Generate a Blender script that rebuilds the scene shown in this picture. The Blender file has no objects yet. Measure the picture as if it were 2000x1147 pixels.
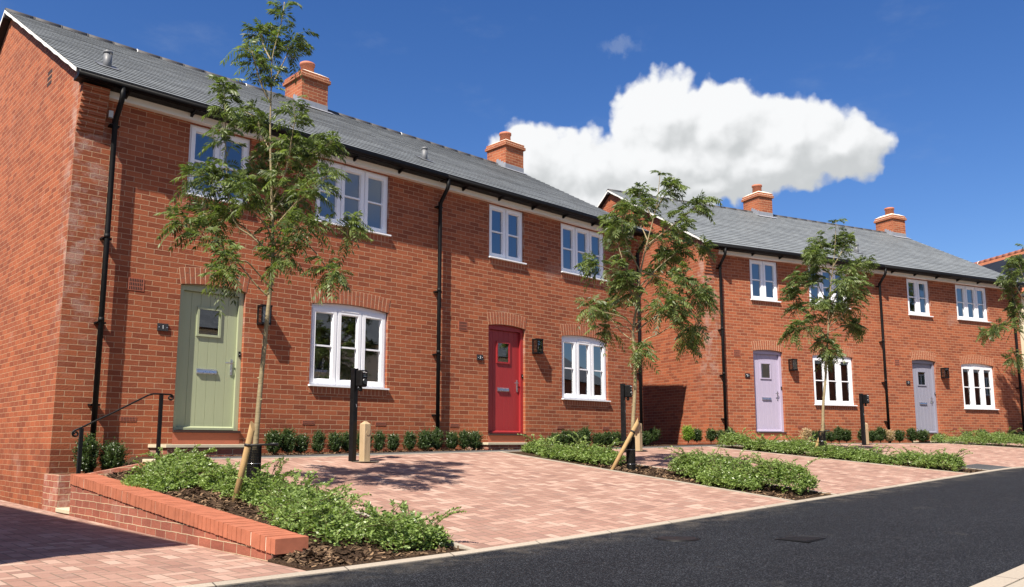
import bpy, math, random
import numpy as np
from mathutils import Vector, Matrix
R = math.radians
scene = bpy.context.scene
COL = scene.collection
rng = np.random.default_rng(11)
random.seed(7)

# ------------------------------------------------------------------ frames
F1 = dict(x=-5.826, y=10.6474, a=0.7666, dz=0.0)      # first terrace facade
F2 = dict(x=4.8231, y=20.623, a=0.4511, dz=0.1063)    # second terrace facade
def W(s, n, z, F=F1):
    c, k = math.cos(F['a']), math.sin(F['a'])
    return Vector((F['x'] + s*c + n*k, F['y'] + s*k - n*c, z))
def loc1(x, y):
    c, k = math.cos(F1['a']), math.sin(F1['a'])
    dx, dy = x - F1['x'], y - F1['y']
    return dx*c + dy*k, dx*k - dy*c

# ------------------------------------------------------------------ terrain (frame 1: s along the facade, n towards the road)
TS = [-30,-1,.16,1.2,2.1,2.8,6.26,7.3,13.3,14.75,20,30,60]
TK = [-.83,-.83,-.83,-.817,-.80,-.784,-.683,-.654,-.48,-.45,-.33,-.2,0]
PS = [-30,0,2.7,4.4,6.3,9,10.9,12.2,16,20,26,60]
PZ = [-.2,-.2,-.18,-.155,-.13,-.105,-.08,-.065,-.01,0.0,.02,.2]
def npf(s): return 1.6 if s < 13 else (1.6+(s-13)*.125 if s < 14.6 else 1.8+.326*(s-14.6))
def nkf(s): return 6.8 if s < 14.75 else 6.8+.326*(s-14.75)
def zk(s): return float(np.interp(s, TS, TK))
def zp(s): return float(np.interp(s, PS, PZ))
def G(s, n):
    a, b = npf(s), nkf(s)
    if s < (.02 if n < .1 else -.05) and n < b: return zk(s)+.011*min(b-n, 12)
    if s < 1.0 and n < .62: return -.40
    if s < 1.0 and n < 1.55: return -.86
    if n <= a: return zp(s)+.012*min(a-n, 8)
    if n <= b:
        t = (n-a)/(b-a); return zp(s)*(1-t)+zk(s)*t
    return zk(s)-.012-.02*min(n-b, 12)

def bed1(s, n):          # soil between the sloping wall and the first drive
    a = -.355-.0721*(n-1.9)-.045; b = G(1.1, max(n, 1.62)); t = max(0.0, min(1.0, (s-.05)/.85))
    z = a*(1-t)+b*t; q = max(0.0, min(1.0, (n-5.95)/.8))
    return z*(1-q)+(zk(s)+.006)*q if q > 0 else z
def soil(s, n): return bed1(s, n) if (s < 1.16 and n > 1.55) else G(s, n)
# ------------------------------------------------------------------ object helpers
def link(o, parent=None):
    COL.objects.link(o)
    if parent: o.parent = parent
    return o
def tag(o, label=None, cat=None, group=None, kind=None):
    if label: o['label'] = label
    if cat: o['category'] = cat
    if group: o['group'] = group
    if kind: o['kind'] = kind
    return o
def empty(name, loc, rz=0.0):
    o = bpy.data.objects.new(name, None); o.empty_display_size = .2
    o.location = loc; o.rotation_euler = (0, 0, rz)
    return link(o)
def copy_tree(o, parent=None):
    c = o.copy(); COL.objects.link(c)
    if parent: c.parent = parent
    for ch in list(o.children): copy_tree(ch, c)
    return c

class MB:
    """collects faces (in metres, with metre UVs) and links them as ONE mesh object"""
    def __init__(s): s.v = []; s.f = []; s.uv = []; s.m = []; s.sm = []
    def face(s, pts, uv=None, m=0, smooth=False):
        i = len(s.v); pts = [tuple(map(float, p)) for p in pts]; s.v += pts
        s.f.append(tuple(range(i, i+len(pts)))); s.m.append(m); s.sm.append(smooth)
        if uv is None:
            a = Vector(pts[0]); nrm = Vector((0, 0, 0))
            for k in range(1, len(pts)-1): nrm += (Vector(pts[k])-a).cross(Vector(pts[k+1])-a)
            ax = [abs(c) for c in nrm]
            if ax[2] >= max(ax[0], ax[1]): uv = [(p[0], p[1]) for p in pts]
            elif ax[1] >= ax[0]: uv = [(p[0], p[2]) for p in pts]
            else: uv = [(p[1]+.1125, p[2]) for p in pts]
        s.uv += list(uv)
    def box(s, a, b, m=0, skip=''):
        x0, y0, z0 = a; x1, y1, z1 = b
        if x0 > x1: x0, x1 = x1, x0
        if y0 > y1: y0, y1 = y1, y0
        if z0 > z1: z0, z1 = z1, z0
        Fs = {'-y': [(x0,y0,z0),(x1,y0,z0),(x1,y0,z1),(x0,y0,z1)], '+y': [(x1,y1,z0),(x0,y1,z0),(x0,y1,z1),(x1,y1,z1)],
              '-x': [(x0,y1,z0),(x0,y0,z0),(x0,y0,z1),(x0,y1,z1)], '+x': [(x1,y0,z0),(x1,y1,z0),(x1,y1,z1),(x1,y0,z1)],
              '+z': [(x0,y0,z1),(x1,y0,z1),(x1,y1,z1),(x0,y1,z1)], '-z': [(x0,y1,z0),(x1,y1,z0),(x1,y0,z0),(x0,y0,z0)]}
        for k, q in Fs.items():
            if k not in skip.split(','): s.face(q, m=m)
    def hexa(s, lo, hi, m=0):
        """lo, hi: four corner points each, same winding (counter-clockwise from above)"""
        s.face(list(reversed(lo)), m=m); s.face(hi, m=m)
        for k in range(4):
            j = (k+1) % 4; s.face([lo[k], lo[j], hi[j], hi[k]], m=m)
    def ring(s, pts, rad, seg=8, m=0, cap=True):
        """tube through points with radii"""
        pts = [Vector(p) for p in pts]; n = len(pts)
        if not hasattr(rad, '__len__'): rad = [rad]*n
        rows = []; ref = None
        for i in range(n):
            d = (pts[min(i+1, n-1)]-pts[max(i-1, 0)]).normalized()
            if ref is None:
                ref = Vector((1, 0, 0)) if abs(d.x) < .8 else Vector((0, 1, 0))
            u = (ref-d*ref.dot(d)).normalized(); w = d.cross(u); ref = u
            i0 = len(s.v)
            for k in range(seg):
                a = 2*math.pi*k/seg; s.v.append(tuple(pts[i]+(u*math.cos(a)+w*math.sin(a))*rad[i]))
            rows.append(i0)
        L = 0
        for i in range(n-1):
            l2 = L+(pts[i+1]-pts[i]).length
            for k in range(seg):
                j = (k+1) % seg
                s.f.append((rows[i]+k, rows[i]+j, rows[i+1]+j, rows[i+1]+k)); s.m.append(m); s.sm.append(True)
                p = 2*math.pi*max(rad[i], .005)/seg
                s.uv += [(k*p, L), ((k+1)*p, L), ((k+1)*p, l2), (k*p, l2)]
            L = l2
        if cap:
            for r0, rev in ((rows[0], True), (rows[-1], False)):
                idx = [r0+k for k in range(seg)]
                s.f.append(tuple(reversed(idx)) if rev else tuple(idx)); s.m.append(m); s.sm.append(False)
                s.uv += [(s.v[q][0], s.v[q][1]) for q in s.f[-1]]
    def build(s, name, mats, parent=None, off=(0, 0, 0), bevel=0.0):
        if not isinstance(mats, (list, tuple)): mats = [mats]
        me = bpy.data.meshes.new(name)
        o0 = Vector(off)
        me.from_pydata([tuple(Vector(p)-o0) for p in s.v], [], s.f)
        l = me.uv_layers.new(name='UVMap'); l.data.foreach_set('uv', np.array(s.uv, 'f').ravel())
        for m in mats: me.materials.append(m)
        me.polygons.foreach_set('material_index', s.m); me.polygons.foreach_set('use_smooth', s.sm)
        me.update()
        o = bpy.data.objects.new(name, me)
        if bevel > 0:
            b = o.modifiers.new('edge', 'BEVEL'); b.width = bevel; b.segments = 2; b.limit_method = 'ANGLE'; b.angle_limit = R(50)
            w = o.modifiers.new('weld', 'WELD'); w.merge_threshold = .0004
            o.modifiers.move(1, 0)
        return link(o, parent)

def np_mesh(name, V, Q, mat, parent=None, tint=None, smooth=False):
    """V: (n,3) verts, Q: (k,4) quads"""
    me = bpy.data.meshes.new(name)
    me.vertices.add(len(V)); me.vertices.foreach_set('co', np.asarray(V, 'f').ravel())
    k = Q.shape[1]
    me.loops.add(Q.size); me.loops.foreach_set('vertex_index', Q.astype('i').ravel())
    me.polygons.add(len(Q)); me.polygons.foreach_set('loop_start', (np.arange(len(Q))*k).astype('i'))
    me.polygons.foreach_set('loop_total', np.full(len(Q), k, 'i'))
    if smooth: me.polygons.foreach_set('use_smooth', np.ones(len(Q), bool))
    if tint is not None:
        a = me.attributes.new('tint', 'FLOAT', 'FACE'); a.data.foreach_set('value', tint.astype('f'))
    me.materials.append(mat); me.update(calc_edges=True); me.validate()
    return link(bpy.data.objects.new(name, me), parent)

# ------------------------------------------------------------------ materials
class NT:
    def __init__(s, name):
        s.mat = bpy.data.materials.new(name); s.mat.use_nodes = True
        s.t = s.mat.node_tree; s.t.nodes.clear()
        s.out = s.t.nodes.new('ShaderNodeOutputMaterial')
    def n(s, typ, **kw):
        nd = s.t.nodes.new('ShaderNode'+typ)
        for k, v in kw.items():
            if k.startswith('i_'):
                key = k[2:].replace('_', ' ')
                s.set(nd, key, v)
            else: setattr(nd, k, v)
        return nd
    def set(s, nd, key, v):
        key = int(key) if key.isdigit() else key
        i = nd.inputs[key]
        if isinstance(v, bpy.types.NodeSocket): s.t.links.new(v, i)
        else: i.default_value = v
    def math(s, op, a, b=0.0, c=None, clamp=False):
        nd = s.n('Math', operation=op, use_clamp=clamp); s.set(nd, '0', a); s.set(nd, '1', b)
        if c is not None: s.set(nd, '2', c)
        return nd.outputs[0]
    def vmath(s, op, a, b=(0, 0, 0), scale=None):
        nd = s.n('VectorMath', operation=op); s.set(nd, '0', a); s.set(nd, '1', b)
        if scale is not None: s.set(nd, 'Scale', scale)
        return nd.outputs['Vector'] if op not in ('LENGTH', 'DOT_PRODUCT') else nd.outputs['Value']
    def mix(s, f, a, b, blend='MIX'):
        nd = s.n('Mix', data_type='RGBA', blend_type=blend)
        for i, v in ((0, f), (6, a), (7, b)):
            if isinstance(v, bpy.types.NodeSocket): s.t.links.new(v, nd.inputs[i])
            else: nd.inputs[i].default_value = v
        return nd.outputs[2]
    def noise(s, vec, scale, detail=3, rough=.55, out='Fac'):
        nd = s.n('TexNoise', i_Scale=scale, i_Detail=detail, i_Roughness=rough)
        if vec is not None: s.set(nd, 'Vector', vec)
        return nd.outputs[out]
    def ramp(s, f, lo, hi, a=0.0, b=1.0):
        nd = s.n('MapRange', interpolation_type='SMOOTHSTEP'); s.set(nd, 'Value', f)
        s.set(nd, 'From Min', lo); s.set(nd, 'From Max', hi); s.set(nd, 'To Min', a); s.set(nd, 'To Max', b)
        return nd.outputs[0]
    def bsdf(s, color, rough=.6, metal=0.0, spec=.5, bump=None, bstr=.5, bdist=.01, **kw):
        p = s.n('BsdfPrincipled'); s.set(p, 'Base Color', color); s.set(p, 'Roughness', rough); s.set(p, 'Metallic', metal)
        s.set(p, 'Specular IOR Level', spec)
        for k, v in kw.items(): s.set(p, k.replace('_', ' '), v)
        if bump is not None:
            b = s.n('Bump', i_Strength=bstr, i_Distance=bdist); s.set(b, 'Height', bump); s.set(p, 'Normal', b.outputs[0])
        s.t.links.new(p.outputs[0], s.out.inputs[0]); return p
def C(r, g, b): return (r, g, b, 1.0)
def S(r, g, b):
    f = lambda c: (c/255/12.92) if c/255 <= .04045 else ((c/255+.055)/1.055)**2.4
    return (f(r), f(g), f(b), 1.0)

def brick_mat(name, c1, c2, mortar, w=.225, h=.075, joint=.0046, wob=.0045, bstr=.7, bdist=.008, stain=True, efflo=None, rot=False, rough=.85, pale=None, offset=.5, spec=.3):
    t = NT(name)
    uv = t.n('UVMap').outputs[0]
    if rot:
        mp = t.n('Mapping'); t.set(mp, 'Vector', uv); mp.inputs['Rotation'].default_value = (0, 0, R(90)); uv = mp.outputs[0]
    nz = t.noise(uv, 9.0, 2, .5, 'Color')
    nz2 = t.noise(uv, 2.1, 2, .5, 'Color')
    d = t.vmath('SCALE', t.vmath('SUBTRACT', nz, (.5, .5, .5)), scale=wob*2)
    d2 = t.vmath('SCALE', t.vmath('SUBTRACT', nz2, (.5, .5, .5)), scale=wob*3)
    vec = t.vmath('ADD', t.vmath('ADD', uv, d), d2)
    b = t.n('TexBrick', offset=offset, offset_frequency=2, squash=1.0, i_Scale=1.0)
    t.set(b, 'Vector', vec); t.set(b, 'Color1', c1); t.set(b, 'Color2', c2); t.set(b, 'Mortar', mortar)
    t.set(b, 'Mortar Size', joint); t.set(b, 'Mortar Smooth', .35); t.set(b, 'Bias', -.1); t.set(b, 'Brick Width', w); t.set(b, 'Row Height', h)
    col = b.outputs['Color']
    if pale is not None:      # a second random pick per brick, for a wider blend of colours
        b2 = t.n('TexBrick', offset=offset, offset_frequency=2, squash=1.0, i_Scale=1.0)
        t.set(b2, 'Vector', t.vmath('ADD', vec, (w*40, h*34, 0))); t.set(b2, 'Color1', C(0, 0, 0)); t.set(b2, 'Color2', C(1, 1, 1)); t.set(b2, 'Mortar', C(0, 0, 0))
        t.set(b2, 'Mortar Size', 0.0); t.set(b2, 'Bias', 0.0); t.set(b2, 'Brick Width', w); t.set(b2, 'Row Height', h)
        pick = t.ramp(b2.outputs['Color'], .55, .85)
        pick = t.math('MULTIPLY', pick, t.math('SUBTRACT', 1.0, b.outputs['Fac']))
        col = t.mix(t.math('MULTIPLY', pick, .75), col, pale)
    fine = t.noise(uv, 60.0, 4, .65)
    big = t.noise(uv, .55, 4, .6)
    col = t.mix(.55, col, t.mix(fine, C(.45, .42, .42), C(1.45, 1.42, 1.4)), 'MULTIPLY')
    if stain:
        col = t.mix(t.ramp(big, .3, .75, 0, .5), col, t.mix(.5, C(1, 1, 1), C(.78, .68, .62)), 'MULTIPLY')
    if stain:
        sz = t.n('SeparateXYZ'); t.set(sz, '0', uv)
        damp = t.math('MULTIPLY', t.ramp(sz.outputs[1], .55, -.15), t.ramp(t.noise(uv, 2.2, 5, .65), .35, .65))
        col = t.mix(t.math('MULTIPLY', damp, .45), col, t.mix(1.0, col, C(.55, .50, .48), 'MULTIPLY'))
        mb_ = t.n('Mapping'); t.set(mb_, 'Vector', uv); mb_.inputs['Scale'].default_value = (.35, 1.1, 1)
        batch = t.ramp(t.noise(mb_.outputs[0], 1.0, 2, .5), .42, .6)
        col = t.mix(t.math('MULTIPLY', batch, .35), col, t.mix(1.0, col, C(.86, .92, 1.02), 'MULTIPLY'))
        ms = t.n('Mapping'); t.set(ms, 'Vector', uv); ms.inputs['Scale'].default_value = (3.2, .35, 1)
        streak = t.ramp(t.noise(ms.outputs[0], 1.0, 4, .6), .58, .72)
        col = t.mix(t.math('MULTIPLY', streak, .22), col, t.mix(1.0, col, C(.70, .66, .64), 'MULTIPLY'))
    if efflo is not None:     # white salt bloom with a place of its own on the wall
        sep = t.n('SeparateXYZ'); t.set(sep, '0', uv)
        mx = t.ramp(sep.outputs[0], efflo[1], efflo[0]); mz = t.ramp(sep.outputs[1], efflo[2], efflo[3])
        blot = t.ramp(t.noise(uv, 3.2, 6, .7), .45, .62)
        spots = t.ramp(t.noise(uv, .9, 5, .7), .60, .70)
        f = t.math('MULTIPLY', t.math('MULTIPLY', mx, mz), blot)
        f = t.math('MAXIMUM', f, t.math('MULTIPLY', spots, .35))
        f = t.math('MULTIPLY', f, t.ramp(fine, .3, .6, .3, .8))
        col = t.mix(t.math('MULTIPLY', f, .55), col, C(.5, .42, .37))
    hgt = t.math('ADD', t.math('SUBTRACT', 1.0, b.outputs['Fac']), t.math('MULTIPLY', t.noise(uv, 38.0, 4, .6), .75))
    t.bsdf(col, rough, bump=hgt, bstr=bstr, bdist=bdist, spec=spec)
    return t.mat

def plain(name, col, rough=.5, metal=0.0, spec=.5, var=.12, scale=14.0, bstr=0.0, bdist=.004, coat=0.0):
    t = NT(name)
    tc = t.n('TexCoord').outputs['Object']
    nz = t.noise(tc, scale, 4, .6)
    k = t.mix(nz, C(1-var, 1-var, 1-var), C(1+var, 1+var, 1+var))
    c = t.mix(1.0, col, k, 'MULTIPLY')
    rr = t.ramp(nz, .2, .8, max(0, rough-.08), min(1, rough+.1))
    t.bsdf(c, rr, metal, spec, bump=nz if bstr > 0 else None, bstr=bstr, bdist=bdist, Coat_Weight=coat)
    return t.mat

M = {}
M['brick'] = brick_mat('red brick', C(.36, .105, .045), C(.205, .054, .026), C(.47, .30, .18), efflo=(.15, .75, .4, 2.5))
M['brick_clean'] = brick_mat('red brick clean', C(.38, .118, .052), C(.24, .067, .033), C(.50, .33, .195))
M['brick_wall'] = brick_mat('garden wall brick', C(.36, .125, .08), C(.25, .080, .055), C(.58, .45, .30), w=.225, efflo=(.3, 2.0, -1.0, -.3))
M['arch_brick'] = plain('arch brick', C(.30, .095, .048), .85, spec=.3, var=.35, scale=9.0, bstr=.5)
M['coping'] = plain('coping brick', C(.355, .122, .07), .85, spec=.25, var=.36, scale=9.0, bstr=.4)
M['mortar'] = plain('mortar', C(.60, .42, .27), .95, spec=.2, var=.15, bstr=.4)
M['mortar_pale'] = plain('pale mortar', C(.72, .62, .50), .95, spec=.2, var=.12, bstr=.4)
M['verge'] = plain('verge mortar', C(.75, .74, .70), .9, spec=.2, var=.12)
M['upvc'] = plain('white frame', C(.80, .81, .84), .35, var=.03)
M['fascia'] = plain('cream fascia', C(.72, .69, .64), .5, var=.05)
M['black'] = plain('black plastic', C(.004, .004, .0045), .55, spec=.22, var=.25)
M['black_metal'] = plain('black painted steel', C(.005, .005, .006), .45, spec=.25, var=.3)
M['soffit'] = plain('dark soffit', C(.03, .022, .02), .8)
M['steel'] = plain('brushed steel', C(.62, .63, .66), .28, metal=1.0, var=.08)
M['vent'] = plain('grey vent', C(.13, .135, .145), .5)
M['lead'] = plain('lead sheet', C(.30, .31, .34), .5, metal=.35, var=.2)
M['terracotta'] = plain('terracotta', C(.42, .145, .08), .7, var=.25)
M['ridge_clay'] = plain('clay ridge', C(.24, .085, .05), .8, var=.25)
M['stone'] = plain('step stone', C(.50, .44, .32), .85, spec=.25, var=.18, bstr=.3)
M['concrete'] = plain('kerb concrete', C(.34, .30, .245), .9, spec=.2, var=.15, scale=30, bstr=.3)
M['kerb'] = brick_mat('kerb stones', C(.36, .315, .255), C(.30, .26, .21), C(.10, .085, .07), w=.915, h=50, joint=.006, wob=.001, stain=False, offset=0.0, bstr=.3)
M['bark_timber'] = plain('stake timber', C(.36, .235, .11), .8, spec=.2, var=.3, scale=8.0, bstr=.4)
M['rubber'] = plain('black rubber', C(.012, .011, .011), .6)
M['white_paint'] = plain('white marking', C(.75, .75, .75), .5)
M['interior'] = plain('interior plaster', C(.52, .50, .47), .9, var=.05)
M['interior_floor'] = plain('interior floor', C(.10, .085, .07), .8)
M['airbrick'] = plain('air brick', C(.33, .10, .055), .8, var=.2)
M['void'] = plain('air brick slots', C(.03, .012, .01), .9)
M['cream'] = plain('cream render', C(.78, .70, .52), .9, spec=.2, var=.06, bstr=.15)
M['panel'] = plain('solar panel', C(.014, .016, .022), .6, spec=.2, var=.2)
M['dial'] = plain('charger dial', C(.025, .025, .028), .25)

def door_mat(name, col):
    t = NT(name); uv = t.n('UVMap').outputs[0]
    mp = t.n('Mapping'); t.set(mp, 'Vector', uv); mp.inputs['Scale'].default_value = (60, 3, 1)
    g = t.noise(mp.outputs[0], 1.0, 5, .6)
    c = t.mix(1.0, col, t.mix(g, C(.9, .9, .9), C(1.1, 1.1, 1.1)), 'MULTIPLY')
    t.bsdf(c, .42, bump=g, bstr=.12, bdist=.003); return t.mat
DOORS = [('sage green', door_mat('door sage', C(.335, .37, .235))), ('red', door_mat('door red', C(.28, .022, .025))),
         ('pale lilac', door_mat('door lilac', C(.39, .345, .455))), ('grey-blue', door_mat('door grey blue', C(.235, .235, .295)))]

def slate_mat():
    t = NT('roof slate'); uv = t.n('UVMap').outputs[0]
    b = t.n('TexBrick', offset=.5, offset_frequency=2, i_Scale=1.0)
    t.set(b, 'Vector', uv); t.set(b, 'Color1', C(.185, .197, .206)); t.set(b, 'Color2', C(.14, .15, .158)); t.set(b, 'Mortar', C(.02, .022, .025))
    t.set(b, 'Mortar Size', .003); t.set(b, 'Mortar Smooth', .1); t.set(b, 'Brick Width', .30); t.set(b, 'Row Height', .2); t.set(b, 'Bias', -.2)
    nz = t.noise(uv, 22, 5, .65); bg = t.noise(uv, .8, 4, .6)
    mp = t.n('Mapping'); t.set(mp, 'Vector', uv); mp.inputs['Scale'].default_value = (9, 1.2, 1)
    st = t.noise(mp.outputs[0], 1.0, 4, .6)
    c = t.mix(.6, b.outputs[0], t.mix(nz, C(.5, .5, .5), C(1.5, 1.5, 1.5)), 'MULTIPLY')
    c = t.mix(.6, c, t.mix(bg, C(.6, .62, .62), C(1.35, 1.38, 1.36)), 'MULTIPLY')
    c = t.mix(.4, c, t.mix(st, C(.6, .6, .6), C(1.4, 1.42, 1.4)), 'MULTIPLY')
    h = t.math('ADD', t.math('SUBTRACT', 1.0, b.outputs[1]), t.math('MULTIPLY', nz, .3))
    t.bsdf(c, .6, spec=.35, bump=h, bstr=.35, bdist=.005); return t.mat
M['slate'] = slate_mat()
M['ridge'] = plain('ridge tile', C(.05, .047, .05), .7, var=.25)
M['roof_tile'] = brick_mat('orange roof tile', C(.36, .135, .065), C(.27, .095, .045), C(.10, .045, .03), w=.2, h=.16, joint=.004, stain=False)

def paving_mat(name):
    """concrete block pavers, 200 x 100 mm, laid in 90 degree herringbone"""
    t = NT(name); uv = t.n('UVMap').outputs[0]
    nz = t.noise(uv, 7.0, 2, .5, 'Color'); v = t.vmath('ADD', uv, t.vmath('SCALE', t.vmath('SUBTRACT', nz, (.5, .5, .5)), scale=.004))
    sp = t.n('SeparateXYZ'); t.set(sp, '0', t.vmath('SCALE', v, scale=10.0)); X, Y = sp.outputs[0], sp.outputs[1]
    i, j = t.math('FLOOR', X), t.math('FLOOR', Y); fx, fy = t.math('SUBTRACT', X, i), t.math('SUBTRACT', Y, j)
    m = t.math('FLOORED_MODULO', t.math('SUBTRACT', i, j), 4.0)
    is0, is1, is2, is3 = [t.math('COMPARE', m, float(k), .25) for k in range(4)]
    H = t.math('ADD', is0, is1); V_ = t.math('ADD', is2, is3)
    lx, ly = t.math('ADD', fx, is1), t.math('ADD', fy, is2)
    ex = t.math('SUBTRACT', t.math('ADD', 1.0, H), lx); ey = t.math('SUBTRACT', t.math('ADD', 1.0, V_), ly)
    d = t.math('MINIMUM', t.math('MINIMUM', lx, ex), t.math('MINIMUM', ly, ey))
    cb = t.n('CombineXYZ'); t.set(cb, '0', t.math('SUBTRACT', i, is1)); t.set(cb, '1', t.math('SUBTRACT', j, is2))
    wn = t.n('TexWhiteNoise', noise_dimensions='2D'); t.set(wn, 'Vector', cb.outputs[0])
    sc = t.n('SeparateColor'); t.set(sc, '0', wn.outputs['Color'])
    col = t.mix(wn.outputs['Value'], C(.265, .15, .118), C(.39, .245, .195))
    col = t.mix(t.math('MULTIPLY', t.ramp(sc.outputs[0], .70, .98), .45), col, C(.45, .335, .275))
    col = t.mix(t.math('MULTIPLY', t.ramp(sc.outputs[1], .86, .98), .7), col, C(.20, .115, .095))
    fine = t.noise(uv, 55.0, 4, .65); big = t.noise(uv, .7, 5, .6); mid = t.noise(uv, 3.0, 5, .65)
    col = t.mix(.5, col, t.mix(fine, C(.55, .54, .53), C(1.45, 1.45, 1.44)), 'MULTIPLY')
    col = t.mix(.5, col, t.mix(big, C(.72, .70, .68), C(1.28, 1.28, 1.28)), 'MULTIPLY')
    col = t.mix(t.math('MULTIPLY', t.ramp(mid, .55, .8), .35), col, C(.46, .38, .31))        # kiln sand brushed into the surface
    joint = t.ramp(d, .075, .03)
    sand = t.mix(t.noise(uv, 4.0, 3, .6), C(.11, .075, .055), C(.24, .18, .135))
    col = t.mix(t.math('MULTIPLY', joint, .95), col, sand)
    h = t.math('ADD', t.ramp(d, .0, .10), t.math('MULTIPLY', fine, .3))
    t.bsdf(col, .88, spec=.22, bump=h, bstr=.4, bdist=.004); return t.mat
M['paving'] = paving_mat('block paving')
M['paving_left'] = M['paving']

def asphalt(name, base, speck, scale=230.0):
    t = NT(name); tc = t.n('TexCoord').outputs['Object']
    v = t.n('TexVoronoi', feature='F1'); t.set(v, 'Vector', tc); t.set(v, 'Scale', scale*.55)
    nz = t.noise(tc, scale, 3, .7); bg = t.noise(tc, .9, 5, .6); md = t.noise(tc, 7.0, 5, .65)
    sep = t.n('SeparateColor'); t.set(sep, '0', v.outputs['Color'])
    sp = t.ramp(sep.outputs[0], .66, 1.0)
    c = t.mix(t.math('MULTIPLY', sp, .7), base, speck)
    c = t.mix(.55, c, t.mix(bg, C(.45, .45, .47), C(1.6, 1.58, 1.5)), 'MULTIPLY')
    c = t.mix(.5, c, t.mix(md, C(.5, .5, .5), C(1.5, 1.5, 1.5)), 'MULTIPLY')
    mp = t.n('Mapping'); t.set(mp, 'Vector', t.n('UVMap').outputs[0]); mp.inputs['Scale'].default_value = (.10, 1.3, 1)
    lane = t.noise(mp.outputs[0], 1.0, 3, .5); c = t.mix(.5, c, t.mix(lane, C(.45, .45, .47), C(1.6, 1.6, 1.55)), 'MULTIPLY')
    dust = t.ramp(t.noise(tc, 1.7, 7, .75), .58, .78)
    c = t.mix(t.math('MULTIPLY', dust, .28), c, C(.16, .145, .12))
    su = t.n('SeparateXYZ'); t.set(su, '0', t.n('UVMap').outputs[0])
    grit = t.math('MULTIPLY', t.ramp(su.outputs[1], 7.35, 6.82), t.ramp(t.noise(tc, 3.5, 6, .7), .40, .72))      # sand gathered along the kerb
    c = t.mix(t.math('MULTIPLY', grit, .5 if scale < 280 else 0.0), c, C(.17, .145, .115))
    h = t.math('ADD', t.math('MULTIPLY', v.outputs[0], -1.0), t.math('MULTIPLY', nz, .8))
    t.bsdf(c, .88, spec=.2, bump=h, bstr=.9, bdist=.007); return t.mat
M['road'] = asphalt('new asphalt', C(.0068, .0078, .0112), C(.075, .082, .10), 250)
M['path'] = asphalt('path asphalt', C(.07, .072, .078), C(.16, .16, .165), 300)

def soil_mat():
    t = NT('bark mulch soil'); tc = t.n('TexCoord').outputs['Object']
    a = t.noise(tc, 45, 6, .75); b = t.noise(tc, 6, 4, .6)
    v = t.n('TexVoronoi', feature='F1'); t.set(v, 'Vector', tc); t.set(v, 'Scale', 38.0)
    c = t.mix(a, C(.020, .012, .008), C(.115, .07, .042))
    c = t.mix(.5, c, t.mix(b, C(.5, .5, .5), C(1.5, 1.5, 1.5)), 'MULTIPLY')
    t.bsdf(c, .95, spec=.15, bump=t.math('ADD', a, v.outputs[0]), bstr=1.0, bdist=.03); return t.mat
M['soil'] = soil_mat()
def chip_mat():
    t = NT('bark chip'); g = t.n('Attribute', attribute_name='tint').outputs['Fac']
    c = t.mix(g, C(.035, .02, .013), C(.26, .17, .10)); t.bsdf(c, .9, spec=.15); return t.mat
M['chip'] = chip_mat()
M['earth'] = plain('bare ground', C(.13, .10, .07), .95, var=.4, scale=.7)

def leaf_mat(name, dark, light, gloss=.35, trans=.35):
    t = NT(name); g = t.n('Attribute', attribute_name='tint').outputs['Fac']
    c = t.mix(g, dark, light)
    p = t.n('BsdfPrincipled'); t.set(p, 'Base Color', c); t.set(p, 'Roughness', gloss); t.set(p, 'Specular IOR Level', .45)
    tr = t.n('BsdfTranslucent'); t.set(tr, 'Color', t.mix(1.0, c, C(1.5, 1.7, .7), 'MULTIPLY'))
    m = t.n('MixShader'); t.set(m, '0', trans); t.t.links.new(p.outputs[0], m.inputs[1]); t.t.links.new(tr.outputs[0], m.inputs[2])
    t.t.links.new(m.outputs[0], t.out.inputs[0]); return t.mat
M['leaf'] = leaf_mat('rowan leaf', C(.028, .048, .015), C(.185, .235, .075), .46, .38)
M['cover_leaf'] = leaf_mat('spreading shrub leaf', C(.032, .066, .012), C(.29, .385, .12), .38, .3)
M['shrub_leaf'] = leaf_mat('dark shrub leaf', C(.018, .036, .012), C(.085, .13, .045), .35, .25)
M['bright_leaf'] = leaf_mat('lime shrub leaf', C(.12, .20, .03), C(.30, .40, .08), .4, .35)
M['pale_leaf'] = leaf_mat('dry shrub tips', C(.30, .22, .13), C(.55, .42, .30), .6, .3)
def bark():
    t = NT('tree bark'); uv = t.n('UVMap').outputs[0]; tc = t.n('TexCoord').outputs['Object']
    a = t.noise(tc, 12, 5, .65)
    mp = t.n('Mapping'); t.set(mp, 'Vector', tc); mp.inputs['Scale'].default_value = (8, 8, 55); b = t.noise(mp.outputs[0], 1.0, 3, .6)
    c = t.mix(a, C(.13, .105, .055), C(.36, .29, .17)); c = t.mix(.35, c, t.mix(b, C(.4, .4, .4), C(1.5, 1.5, 1.5)), 'MULTIPLY')
    t.bsdf(c, .7, spec=.3, bump=t.math('ADD', a, b), bstr=.5, bdist=.01); return t.mat
M['bark'] = bark()
M['twig'] = plain('twig', C(.085, .05, .03), .7, var=.3)

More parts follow.
